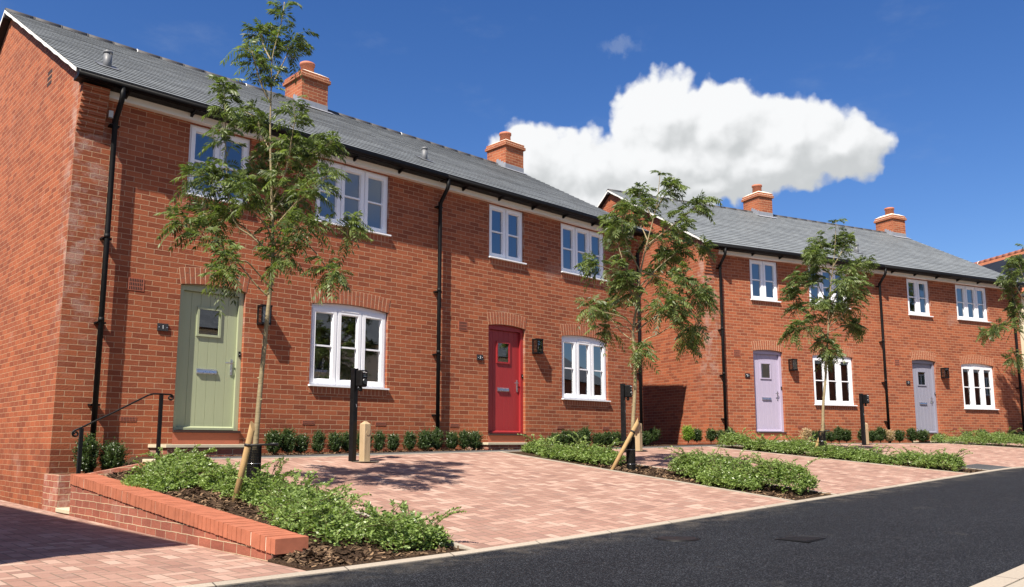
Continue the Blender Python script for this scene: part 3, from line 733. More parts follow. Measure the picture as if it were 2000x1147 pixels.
TR_1 = ([(-0.0, 0.0, -0.0), (0.01, 0.0, 0.52), (0.03, 0.0, 1.02), (0.05, 0.0, 1.38), (0.07, 0.0, 1.74), (0.09, 0.0, 2.05), (0.1, 0.0, 2.37), (0.08, 0.0, 2.74), (0.05, 0.0, 3.17), (0.02, 0.0, 3.67), (0.01, 0.0, 4.17), (0.01, 0.0, 4.51), (0.07, 0.0, 4.8), (0.1, 0.0, 4.97), (0.11, 0.0, 5.12)],[
  ([(0.07, 0.0, 1.95), (-0.04, -0.07, 2.06), (-0.17, -0.14, 2.23), (-0.31, -0.21, 2.37), (-0.52, -0.28, 2.5), (-0.78, -0.35, 2.64)], 0.45 ),
  ([(0.08, 0.0, 2.05), (-0.02, -0.12, 2.18), (-0.1, -0.25, 2.26), (-0.19, -0.38, 2.18), (-0.22, -0.5, 2.08)], 0.5 ),
  ([(0.09, 0.0, 2.37), (-0.13, 0.07, 2.59), (-0.29, 0.15, 2.73), (-0.53, 0.22, 2.83), (-0.81, 0.3, 2.91)], 0.4 ),
  ([(0.09, 0.0, 2.37), (-0.11, -0.04, 2.56), (-0.26, -0.08, 2.67), (-0.33, -0.12, 2.92), (-0.36, -0.17, 3.28), (-0.37, -0.21, 3.64), (-0.39, -0.25, 4.03)], 0.3 ),
  ([(-0.38, 0.0, 3.07), (-0.51, -0.2, 3.14), (-0.66, -0.4, 3.07)], 0.2 ),
  ([(0.08, 0.0, 2.74), (-0.11, 0.13, 3.0), (-0.19, 0.27, 3.26), (-0.18, 0.4, 3.59)], 0.2 ),
  ([(0.07, 0.0, 2.8), (0.22, 0.07, 3.09), (0.38, 0.13, 3.38), (0.63, 0.2, 3.66)], 0.3 ),
  ([(0.06, 0.0, 2.9), (0.23, -0.1, 3.25), (0.3, -0.2, 3.54), (0.36, -0.3, 3.74)], 0.25 ),
  ([(0.08, 0.0, 2.63), (0.34, -0.15, 2.86), (0.55, -0.3, 2.97), (0.73, -0.45, 3.05)], 0.35 ),
  ([(0.1, 0.0, 2.37), (0.27, 0.07, 2.55), (0.46, 0.15, 2.65), (0.68, 0.22, 2.71), (0.85, 0.3, 2.7)], 0.72 ),
  ([(0.11, 0.0, 2.26), (0.26, -0.07, 2.35), (0.48, -0.15, 2.44), (0.69, -0.22, 2.21), (0.78, -0.3, 2.07)], 0.75 ),
  ([(0.09, 0.0, 2.42), (0.14, 0.13, 2.67), (0.15, 0.27, 2.93), (0.27, 0.4, 3.05)], 0.25 ),
  ([(0.09, 0.0, 2.47), (0.07, -0.17, 2.64), (-0.09, -0.33, 2.81), (-0.09, -0.5, 2.96)], 0.4 ),
  ([(0.1, 0.0, 2.31), (0.26, -0.17, 2.43), (0.4, -0.33, 2.55), (0.56, -0.5, 2.55)], 0.3 ),
  ([(0.05, 0.0, 3.17), (0.09, 0.12, 3.43), (0.13, 0.23, 3.59), (0.37, 0.35, 3.66)], 0.3 ),
  ([(0.04, 0.0, 3.45), (-0.1, 0.08, 3.7), (-0.19, 0.17, 3.9), (-0.38, 0.25, 4.02)], 0.35 ),
  ([(0.01, 0.0, 4.0), (-0.07, -0.05, 4.15), (-0.13, -0.1, 4.35), (-0.16, -0.15, 4.5)], 0.3 ),
  ([(0.01, 0.0, 4.17), (0.06, 0.07, 4.37), (0.13, 0.13, 4.61), (0.18, 0.2, 4.81)], 0.3 ),
  ([(0.0, 0.0, 4.46), (-0.11, 0.07, 4.66), (-0.18, 0.15, 4.88)], 0.3 ),
  ([(0.11, 0.0, 2.21), (0.12, -0.1, 2.27), (0.22, -0.2, 2.32), (0.28, -0.3, 2.2)], 0.2 ),
])
TR_2 = ([(0.0, 0.0, -0.0), (0.04, 0.0, 0.65), (0.08, 0.0, 1.18), (0.09, 0.0, 1.64), (0.07, 0.0, 2.02), (0.13, 0.0, 2.41), (0.19, 0.0, 2.88), (0.3, 0.0, 3.35), (0.41, 0.0, 3.75), (0.49, 0.0, 4.11), (0.54, 0.0, 4.52)],[
  ([(0.1, 0.0, 1.88), (-0.08, 0.13, 2.04), (-0.21, 0.27, 2.25), (-0.31, 0.4, 2.43)], 0.6 ),
  ([(0.1, 0.0, 1.71), (0.24, -0.06, 1.9), (0.46, -0.12, 2.0), (0.68, -0.18, 2.16), (0.86, -0.24, 2.37), (1.11, -0.3, 2.66)], 0.5 ),
  ([(0.14, 0.0, 2.41), (0.05, -0.13, 2.69), (-0.23, -0.27, 2.9), (-0.58, -0.4, 2.99)], 0.45 ),
  ([(0.16, 0.0, 2.56), (-0.02, 0.1, 3.06), (-0.12, 0.2, 3.48), (-0.18, 0.3, 3.83)], 0.3 ),
  ([(0.23, 0.0, 2.88), (-0.01, -0.17, 3.31), (-0.11, -0.33, 3.58), (-0.01, -0.5, 3.85)], 0.35 ),
  ([(0.19, 0.0, 2.72), (0.52, 0.1, 3.06), (0.86, 0.2, 3.32), (1.24, 0.3, 3.42)], 0.4 ),
  ([(0.3, 0.0, 3.35), (0.58, -0.1, 3.56), (0.87, -0.2, 3.77), (1.05, -0.3, 3.9)], 0.3 ),
  ([(0.23, 0.0, 2.95), (0.61, 0.17, 2.87), (0.95, 0.33, 2.78), (1.26, 0.5, 2.61)], 0.4 ),
  ([(0.13, 0.0, 2.25), (0.35, -0.17, 2.46), (0.59, -0.33, 2.58), (0.78, -0.5, 2.74)], 0.35 ),
  ([(0.11, 0.0, 2.02), (0.35, 0.1, 2.23), (0.6, 0.2, 2.34), (0.85, 0.3, 2.14), (0.98, 0.4, 1.95)], 0.8 ),
  ([(0.09, 0.0, 2.1), (-0.11, -0.17, 2.23), (-0.54, -0.33, 2.31), (-0.63, -0.5, 2.32)], 0.8 ),
  ([(0.41, 0.0, 3.75), (0.3, 0.1, 4.06), (0.25, 0.2, 4.3)], 0.2 ),
  ([(0.45, 0.0, 3.91), (0.59, -0.1, 4.12), (0.69, -0.2, 4.25)], 0.2 ),
  ([(0.09, 0.0, 1.71), (0.11, -0.1, 1.74), (0.15, -0.2, 1.68)], 0.3 ),
  ([(0.15, 0.0, 2.48), (0.31, 0.2, 2.76), (0.54, 0.4, 3.04), (0.7, 0.6, 3.33)], 0.3 ),
  ([(0.15, 0.0, 2.48), (0.1, 0.2, 2.64), (-0.0, 0.4, 2.79), (-0.09, 0.6, 2.59)], 0.4 ),
  ([(0.28, 0.0, 3.27), (0.47, 0.17, 3.47), (0.74, 0.33, 3.51), (0.94, 0.5, 3.72)], 0.3 ),
  ([(0.32, 0.0, 3.43), (0.25, 0.25, 3.74), (0.09, 0.5, 3.93)], 0.3 ),
  ([(0.1, 0.0, 2.1), (0.3, -0.2, 2.3), (0.49, -0.4, 2.3), (0.6, -0.6, 2.31)], 0.3 ),
  ([(0.92, 0.0, 2.41), (1.0, 0.05, 2.26), (1.06, 0.1, 2.11)], 0.6 ),
  ([(0.1, 0.0, 1.94), (-0.01, 0.07, 2.11), (-0.19, 0.13, 2.11), (-0.32, 0.2, 2.05)], 0.75 ),
  ([(0.13, 0.0, 2.41), (0.09, -0.1, 2.54), (-0.01, -0.2, 2.68), (-0.07, -0.3, 2.82)], 0.2 ),
])
TR_3 = ([(-0.01, 0.0, 0.01), (0.03, 0.0, 0.62), (0.06, 0.0, 1.03), (0.13, 0.0, 1.54), (0.17, 0.0, 1.94), (0.23, 0.0, 2.46), (0.29, 0.0, 3.09), (0.39, 0.0, 3.72), (0.47, 0.0, 4.25), (0.52, 0.0, 4.79)],[
  ([(0.17, 0.0, 2.0), (-0.04, -0.1, 2.34), (-0.27, -0.2, 2.54), (-0.53, -0.3, 2.47)], 0.5 ),
  ([(0.19, 0.0, 2.05), (-0.08, 0.07, 2.42), (-0.29, 0.15, 2.8), (-0.35, 0.23, 3.12), (-0.34, 0.3, 3.35)], 0.5 ),
  ([(0.23, 0.0, 2.46), (0.51, 0.1, 2.58), (0.81, 0.2, 2.64), (0.9, 0.3, 2.61)], 0.4 ),
  ([(0.24, 0.0, 2.56), (0.55, -0.1, 2.86), (0.73, -0.2, 3.16), (0.86, -0.3, 3.5)], 0.35 ),
  ([(0.29, 0.0, 2.98), (0.14, 0.1, 3.42), (0.1, 0.2, 3.87), (0.1, 0.3, 4.27)], 0.3 ),
  ([(0.32, 0.0, 3.19), (0.69, 0.13, 3.64), (0.96, 0.27, 3.88), (1.24, 0.4, 4.02)], 0.35 ),
  ([(0.37, 0.0, 3.61), (0.11, -0.2, 3.89), (-0.11, -0.4, 4.0)], 0.3 ),
  ([(0.41, 0.0, 3.82), (0.65, 0.1, 4.17), (0.76, 0.2, 4.41)], 0.2 ),
  ([(0.29, 0.0, 2.98), (0.41, -0.25, 3.25), (0.42, -0.5, 3.41)], 0.2 ),
  ([(0.22, 0.0, 2.36), (-0.0, -0.17, 2.54), (-0.15, -0.33, 2.82), (-0.1, -0.5, 3.0)], 0.3 ),
  ([(0.2, 0.0, 2.15), (0.35, 0.15, 2.06), (0.26, 0.3, 1.98)], 0.2 ),
  ([(0.24, 0.0, 2.56), (0.48, 0.25, 2.92), (0.69, 0.5, 3.06)], 0.2 ),
  ([(0.29, 0.0, 2.98), (-0.08, -0.05, 3.23), (-0.36, -0.1, 3.54)], 0.6 ),
  ([(0.21, 0.0, 2.36), (0.05, -0.1, 2.19), (0.14, -0.2, 2.03)], 0.2 ),
  ([(0.42, 0.0, 3.93), (0.28, 0.05, 4.05), (0.19, 0.1, 4.38)], 0.5 ),
])
TR_4 = ([(-0.05, 0.0, -0.53), (0.05, 0.0, 0.66), (0.2, 0.0, 2.36), (0.28, 0.0, 3.23), (0.31, 0.0, 4.25), (0.29, 0.0, 4.99), (0.32, 0.0, 5.59)],[
  ([(0.22, 0.0, 2.51), (0.01, -0.07, 2.93), (-0.27, -0.15, 3.21), (-0.74, -0.23, 3.2), (-1.15, -0.3, 3.07)], 0.4 ),
  ([(0.27, 0.0, 3.08), (0.06, 0.1, 3.68), (-0.04, 0.2, 4.29), (-0.09, 0.3, 4.75)], 0.3 ),
  ([(0.28, 0.0, 3.81), (-0.07, -0.1, 4.38), (-0.23, -0.2, 4.8), (-0.12, -0.3, 5.15)], 0.3 ),
  ([(0.18, 0.0, 2.08), (0.05, 0.07, 2.37), (-0.09, 0.13, 2.52), (-0.17, 0.2, 2.31)], 0.5 ),
  ([(0.25, 0.0, 3.23), (0.11, 0.2, 3.48), (0.09, 0.4, 3.88)], 0.2 ),
  ([(0.28, 0.0, 4.4), (0.27, 0.15, 4.87), (0.31, 0.3, 5.13)], 0.2 ),
  ([(0.23, 0.0, 2.94), (0.66, 0.15, 3.54), (1.24, 0.3, 4.01)], 0.3 ),
  ([(0.28, 0.0, 3.81), (0.55, -0.15, 4.37), (0.78, -0.3, 4.78)], 0.3 ),
  ([(0.23, 0.0, 2.65), (0.57, -0.15, 3.06), (0.92, -0.3, 3.19)], 0.3 ),
])
# ------------------------------------------------------------------ ground sheets
def sheet(name, s0, s1, nf0, nf1, mat, lift, ds=.5, nn=10, kind='structure', skirt=.06, zf=None):
    f0 = nf0 if callable(nf0) else (lambda s: nf0); f1 = nf1 if callable(nf1) else (lambda s: nf1)
    k = max(1, int(math.ceil((s1-s0)/ds))); mb = MB(); zz = zf or (lambda s, n: G(s, n))
    P = [[None]*(nn+1) for _ in range(k+1)]
    for i in range(k+1):
        s = s0+(s1-s0)*i/k
        for j in range(nn+1):
            n = f0(s)+(f1(s)-f0(s))*j/nn
            P[i][j] = (W(s, n, zz(s, n)+lift), (s, n))
    for i in range(k):
        for j in range(nn):
            q = [P[i][j], P[i][j+1], P[i+1][j+1], P[i+1][j]]
            mb.face([a[0] for a in q], uv=[a[1] for a in q], smooth=True)
    if skirt:
        edge = [P[i][0] for i in range(k+1)]+[P[k][j] for j in range(1, nn+1)]+[P[i][nn] for i in range(k-1, -1, -1)]+[P[0][j] for j in range(nn-1, -1, -1)]
        for a, b in zip(edge, edge[1:]):
            d = Vector((0, 0, skirt)); mb.face([a[0], a[0]-d, b[0]-d, b[0]], uv=[a[1], a[1], b[1], b[1]])
    o = mb.build(name, mat)
    if kind: o['kind'] = kind
    return o
# base terrain to the horizon
def base_ground():
    ss = sorted(set([-1500, -600, -200, -90, -50]+list(np.arange(-30, -1, 2.0))+[-1, -.5, -.051, -.049, .019, .021, .5, .999, 1.001]+list(np.arange(1.5, 40, 1.0))+[45, 60, 90, 200, 600, 1500]))
    nn_ = sorted(set([-1500, -600, -200, -80, -40, -20, -10, -5, -2, 0, .099, .101, .3, .619, .621, 1.0, 1.549, 1.551, 2, 2.5, 3, 3.5, 4, 4.5, 5, 5.5, 6, 6.5, 6.79, 7, 7.5, 8, 9, 10, 12, 15, 20, 30, 60, 120, 400, 1500]))
    mb = MB()
    g = lambda s, n: W(s, n, (soil(s, n) if s > -.05 and n < 6.4 else G(s, n))-.07)
    for a, b in zip(ss, ss[1:]):
        for c, d in zip(nn_, nn_[1:]): mb.face([g(a, c), g(a, d), g(b, d), g(b, c)], uv=[(a, c), (a, d), (b, d), (b, c)])
    o = mb.build('ground', M['earth']); o['kind'] = 'structure'
base_ground()
k0 = lambda d: (lambda s: nkf(s)+d)
sheet('road', -14, 44, k0(.028), k0(3.12), M['road'], .004, 1.0, 8)
sheet('far_pavement', -14, 44, k0(3.26), k0(9), M['concrete'], .03, 1.0, 6)
sheet('far_kerb', -14, 44, k0(3.12), k0(3.255), M['kerb'], .035, 1.0, 1, skirt=.1)
sheet('kerb', -14, 44, k0(-.022), k0(.028), M['kerb'], .012, .5, 1)
sheet('side_drive', -9, -.24, -6.0, k0(-.024), M['paving_left'], .0, .6, 24)
P1 = lambda d: (lambda s: npf(s)+d)
sheet('drive', 1.20, 6.20, P1(.05), k0(-.024), M['paving'], .0, .5, 16)
sheet('drive', 7.36, 12.28, P1(.05), k0(-.024), M['paving'], .0, .5, 16)
sheet('drive', 13.40, 20.30, P1(.05), k0(-.024), M['paving'], .0, .5, 16)
sheet('drive', 21.60, 34, P1(.05), k0(-.024), M['paving'], .0, .5, 16)
for s in (1.145, 6.205, 7.305, 12.285, 13.345, 20.305, 21.545):
    sheet('edging', s, s+.05, P1(.05) if s > 1.2 else 2.2, k0(-.024), M['concrete'], .008, .1, 16)
sheet('path', 1.0, 34, P1(-.85), P1(0), M['path'], .0, .5, 3)
sheet('path_edging', 1.0, 34, P1(.001), P1(.05), M['concrete'], .006, .5, 1)
wallbed = lambda s: npf(s)-.86
sheet('planting_bed', 1.0, 13.6, lambda s: -.02 if s < 12.2 else -3.0, wallbed, M['soil'], -.005, .4, 6)
sheet('planting_bed', 13.6, 27.5, lambda s: npf(s)-1.75, wallbed, M['soil'], -.005, .4, 3)
sheet('planting_bed', .02, 1.0, -.02, .605, M['soil'], .0, .3, 2)
sheet('planting_bed', .06, 1.145, 1.6, k0(-.024), M['soil'], .0, .15, 26, zf=bed1)
sheet('planting_bed', -.235, .06, 6.165, k0(-.024), M['soil'], .0, .1, 4, zf=lambda s, n: (bed1(.06, n)-zk(s)-.02)*(s+.235)/.295+zk(s)+.02)
sheet('planting_bed', 6.255, 7.305, P1(.05), k0(-.024), M['soil'], .0, .2, 20)
sheet('planting_bed', 12.335, 13.345, P1(.05), k0(-.024), M['soil'], .0, .2, 20)
sheet('planting_bed', 20.355, 21.545, P1(.05), k0(-.024), M['soil'], .0, .2, 20)
sheet('tarmac_patch', 13.42, 14.7, 6.15, k0(-.026), M['path'], .006, .3, 3)

# ------------------------------------------------------------------ garden walls, steps and rail (house 1)
A1 = F1['a']
r = empty('garden_wall', W(-.1, 4.1, -.85), A1); tag(r, 'low brick retaining wall with sloping brick-on-edge top beside the side drive', 'wall')
def L1(s, n, z): return (s+.1, -(n-4.1), z+.85)       # local frame of that empty
mb = MB(); N0, N1 = 1.62, 6.16
zt = lambda n: -.355+(-.665+.355)*(n-1.9)/(6.2-1.9)
k = 20
for i in range(k):
    a, b = N0+(N1-N0)*i/k, N0+(N1-N0)*(i+1)/k
    for s in (-.205, .03):
        q = [L1(s, a, -1.0), L1(s, b, -1.0), L1(s, b, zt(b)-.105), L1(s, a, zt(a)-.105)]
        mb.face(q if s > 0 else q[::-1], uv=[(a, -1.0), (b, -1.0), (b, zt(b)-.105), (a, zt(a)-.105)] if s > 0 else [(a, zt(a)-.105), (b, zt(b)-.105), (b, -1.0), (a, -1.0)])
    mb.face([L1(-.205, a, zt(a)-.105), L1(-.205, b, zt(b)-.105), L1(.03, b, zt(b)-.105), L1(.03, a, zt(a)-.105)], m=1)
for n in (N0, N1): mb.face([L1(-.205, n, -1.0), L1(.03, n, -1.0), L1(.03, n, zt(n)-.105), L1(-.205, n, zt(n)-.105)][::(1 if n == N0 else -1)])
mb.build('wall_body', [M['brick_wall'], M['mortar']], r)
mb = MB(); n = N0-.01
while n < 6.22:
    e = min(n+.066, 6.23); dz = (rng.random()-.5)*.005; ds = (rng.random()-.5)*.006
    P_ = lambda s, q, o: L1(s+ds, q, zt(q)+o+dz)
    mb.hexa([P_(-.218, e, -.105), P_(.045, e, -.105), P_(.045, n, -.105), P_(-.218, n, -.105)][::1], [P_(-.218, e, 0), P_(.045, e, 0), P_(.045, n, 0), P_(-.218, n, 0)])
    if e < 6.2: mb.hexa([P_(-.212, e+.0095, -.10), P_(.04, e+.0095, -.10), P_(.04, e+.0005, -.10), P_(-.212, e+.0005, -.10)], [P_(-.212, e+.0095, -.006), P_(.04, e+.0095, -.006), P_(.04, e+.0005, -.006), P_(-.212, e+.0005, -.006)], m=1)
    n = e+.010
mb.build('coping', [M['coping'], M['mortar_pale']], r)

r = empty('garden_wall', W(.5, .63, -.9), A1); tag(r, 'short brick pier and bed edging wall at the foot of the gable corner', 'wall')
def L2_(s, n, z): return (s-.5, -(n-.63), z+.9)
mb = MB()
mb.box(L2_(-.075, .6, -1.0), L2_(.0, .10, -.375)); mb.box(L2_(-.075, .70, -1.0), L2_(.20, .6005, -.372))
mb.hexa([L2_(.2005, .70, -1.0), L2_(1.1, .70, -1.0), L2_(1.1, .60, -1.0), L2_(.2005, .60, -1.0)], [L2_(.2005, .70, -.375), L2_(1.1, .70, -.21), L2_(1.1, .60, -.21), L2_(.2005, .60, -.375)])
mb.build('wall_body', M['brick_wall'], r)
r = empty('garden_steps', W(.5, 1.1, -.9), A1); tag(r, 'short flight of steps behind the sloping wall, pale stone bottom tread', 'steps')
def L3(s, n, z): return (s-.5, -(n-1.1), z+.9)
mb = MB(); tr = MB()
for k, (s, z) in enumerate(((-.09, -.755), (.30, -.57), (.60, -.385), (.88, -.195))):
    e = (.30, .60, .88, 1.12)[k]
    mb.box(L3(s+.012, 1.60, -1.0), L3(e+.011, .702, z-.045)); tr.box(L3(s, 1.605, z-.045), L3(e, .702, z))
mb.build('risers', M['brick_wall'], r); tr.build('treads', M['stone'], r, bevel=.005)

r = empty('handrail', W(-.03, 1.25, -.76), A1); tag(r, 'black wrought iron handrail with scrolled ends up the steps', 'handrail')
def L4(s, n, z): return (s+.03, -(n-1.25), z+.76)
mb = MB(); mb.box(L4(-.05, 1.27, -.76), L4(-.01, 1.23, .175)); mb.build('post', M['black_metal'], r, bevel=.002)
mb = MB(); mb.box(L4(.84, 1.27, -.2), L4(.88, 1.23, .595)); mb.build('post', M['black_metal'], r, bevel=.002)
mb = MB()
def scroll(cs, cz, r0, a0, a1, k=14): return [L4(cs+(r0-(r0-.012)*i/k)*math.cos(a0+(a1-a0)*i/k), 1.25, cz+(r0-(r0-.012)*i/k)*math.sin(a0+(a1-a0)*i/k)) for i in range(k+1)]
lowS = scroll(-.092, .112, .038, R(120), R(120+450)); highS = scroll(.975, .566, .038, R(90), R(90-450))
pts = lowS[::-1]+[L4(-.03, 1.25, .185), L4(.3, 1.25, .36), L4(.70, 1.25, .585), L4(.76, 1.25, .604), L4(.86, 1.25, .606)]+highS
mb.ring(pts, .0105, 8); mb.build('rail', M['black_metal'], r)

# ------------------------------------------------------------------ bollards, chargers, drain covers
def bollard(s, n, lab, rz=0.0):
    z = G(s, n); r = empty('bollard', W(s, n, z), A1+rz); tag(r, lab, 'bollard', 'timber bollards at the head of the drives')
    mb = MB(); h = .50; w = .058; c = .014
    oc = [(-w+c, -w), (w-c, -w), (w, -w+c), (w, w-c), (w-c, w), (-w+c, w), (-w, w-c), (-w, -w+c)]
    for i in range(8):
        a, b = oc[i], oc[(i+1) % 8]; mb.face([(*a, -.05), (*b, -.05), (*b, h), (*a, h)])
        mb.face([(*a, h), (*b, h), (b[0]*.25, b[1]*.25, h+.038), (a[0]*.25, a[1]*.25, h+.038)])
    mb.face([(a[0]*.25, a[1]*.25, h+.038) for a in oc]); mb.build('post', M['bollard'], r)
    mb = MB()
    for q in ((0, -w-.001), ): mb.ring([(q[0]+.004, q[1]+.002, h-.12), (q[0]+.004, q[1]-.004, h-.12)], .030, 14)
    mb.build('reflector', M['bollard'], r)
    mb = MB(); ang = [2*math.pi*k/18 for k in range(18)]
    mb.face([(.02+.20*math.cos(a)*(1+.12*math.sin(3*a)), -.02+.13*math.sin(a), .006) for a in ang]); mb.build('footing', M['concrete'], r)
def charger(s, n, lab, word=True, rz=0.0):
    z = G(s, n); r = empty('charging_post', W(s, n, z), A1+rz); tag(r, lab, 'charging post', 'black car charging posts')
    mb = MB(); mb.box((-.04, -.035, -.05), (.04, .035, 1.24)); mb.build('post', M['black_metal'], r, bevel=.004)
    mb = MB(); mb.box((-.02, -.15, .99), (.10, -.035, 1.215)); mb.box((.0, -.11, .93), (.055, -.06, .99)); u = mb.build('charger_unit', M['black'], r, bevel=.018)
    mb = MB(); mb.ring([(.04, -.15, 1.065), (.04, -.159, 1.065)], .04, 18); mb.ring([(.012, -.16, 1.09), (.0, -.16, 1.07)], .003, 6, m=1); mb.build('dial', [M['dial'], M['white_paint']], u)
    if word: text_mesh('lettering', 'Ohme', .032, M['white_paint'], u, (.04, -.1515, 1.185))
    mb = MB()
    for k in range(3): mb.box((.012+k*.022, -.1515, 1.148), (.024+k*.022, -.150, 1.153))
    mb.box((.01, -.1515, 1.128), (.07, -.150, 1.133)); mb.build('markings', M['steel'], u)
    mb = MB(); mb.face([(.018, -.0365, .72), (.026, -.0365, .72), (.010, -.0365, .76), (.004, -.0365, .76)]); mb.build('lightning_mark', M['white_paint'], r)
bollard(3.23, 2.20, 'short timber bollard in front of the tree-side window of the green-doored house')
charger(3.09, 2.12, 'black charging post beside the nearest timber bollard', rz=.25)
bollard(9.42, 2.02, 'short timber bollard half hidden behind the second tree and its stake', rz=.1)
charger(8.86, 2.12, 'black charging post just left of the second street tree', rz=.25)
# the pair before the farther terrace
bollard(17.23, 2.92, 'short timber bollard in front of the farther terrace', rz=-.3)
charger(16.98, 2.98, 'black charging post in front of the lilac-doored house', rz=-.1)

def disc_cover(name, s, n, lab, cat, sq=False):
    r = empty(name, W(s, n, G(s, n)+.004), A1); tag(r, lab, cat); mb = MB()
    if not sq:
        mb.ring([(0, 0, -.02), (0, 0, .001)], .20, 28); mb.ring([(0, 0, -.02), (0, 0, .004)], .165, 28, m=1)
    else:
        mb.box((-.2, -.15, -.02), (.2, .15, .001))
        for i in range(8): mb.box((-.18+i*.046, -.13, .001), (-.157+i*.046, .13, .006), m=1)
    mb.build('cover', [M['black'], M['cover']], r, bevel=0)
M['cover'] = plain('cast iron cover', C(.014, .014, .016), .55, metal=.4, var=.4, scale=60, bstr=.4)
disc_cover('manhole_cover', 2.9, 7.42, 'small round iron cover set in the dark road', 'manhole cover')
disc_cover('drain_grate', 3.6, 8.2, 'dark rectangular drain grate set in the road near the camera', 'drain', True)

# ------------------------------------------------------------------ trees
def unit(v): return v/np.maximum(np.linalg.norm(v, axis=-1, keepdims=True), 1e-9)
def compound_leaves(pos, direc, size, droop, pairs=6):
    """pinnate leaves: returns verts, quads, tint. pos,direc (n,3)"""
    n = len(pos); Vs = []; Ts = []
    tint = rng.random(n)
    side = unit(np.cross(direc, np.array([0, 0, 1.0])+rng.normal(0, .35, (n, 3)))); up = unit(np.cross(side, direc))
    def along(t):   # drooping midrib
        return pos+direc*(size*t)[:, None]-np.array([0, 0, 1.0])*(droop*size*t*t)[:, None]
    for k in range(pairs):
        t = np.full(n, .28+.72*k/(pairs-1)); p = along(t); p2 = along(t+.05); tang = unit(p2-p)
        ll = size*(.42-.15*abs(k-(pairs-1)*.45)/pairs)*(0.9+.2*rng.random(n)); lw = ll*.125
        for sg in (-1, 1):
            d = unit(side*sg*.85+tang*.62-up*.22+rng.normal(0, .10, (n, 3))-np.array([0, 0, .18]))
            w = unit(np.cross(d, up+rng.normal(0, .3, (n, 3))))
            a = p; m = p+d*(ll*.45)[:, None]; e = p+d*ll[:, None]-np.array([0, 0, 1.0])*(ll*.12)[:, None]
            Vs.append(np.stack([a, m+w*lw[:, None], e, m-w*lw[:, None]], 1)); Ts.append(np.clip(tint*.8+rng.random(n)*.3-.05, 0, 1))
    d = unit(along(np.full(n, 1.05))-along(np.full(n, .95))); p = along(np.ones(n)); ll = size*.36; w = unit(np.cross(d, up)); lw = ll*.15
    Vs.append(np.stack([p, p+d*(ll*.45)[:, None]+w*lw[:, None], p+d*ll[:, None], p+d*(ll*.45)[:, None]-w*lw[:, None]], 1)); Ts.append(tint)
    # midrib
    w = side*.0016; a, b = along(np.zeros(n)), along(np.full(n, .55)); c = along(np.ones(n))
    Vs.append(np.stack([a-w, a+w, b+w, b-w], 1)); Ts.append(np.full(n, .9)); Vs.append(np.stack([b-w, b+w, c+w, c-w], 1)); Ts.append(np.full(n, .9))
    V = np.concatenate(Vs).reshape(-1, 3); Q = np.arange(len(V)).reshape(-1, 4)
    return V, Q, np.concatenate(Ts)

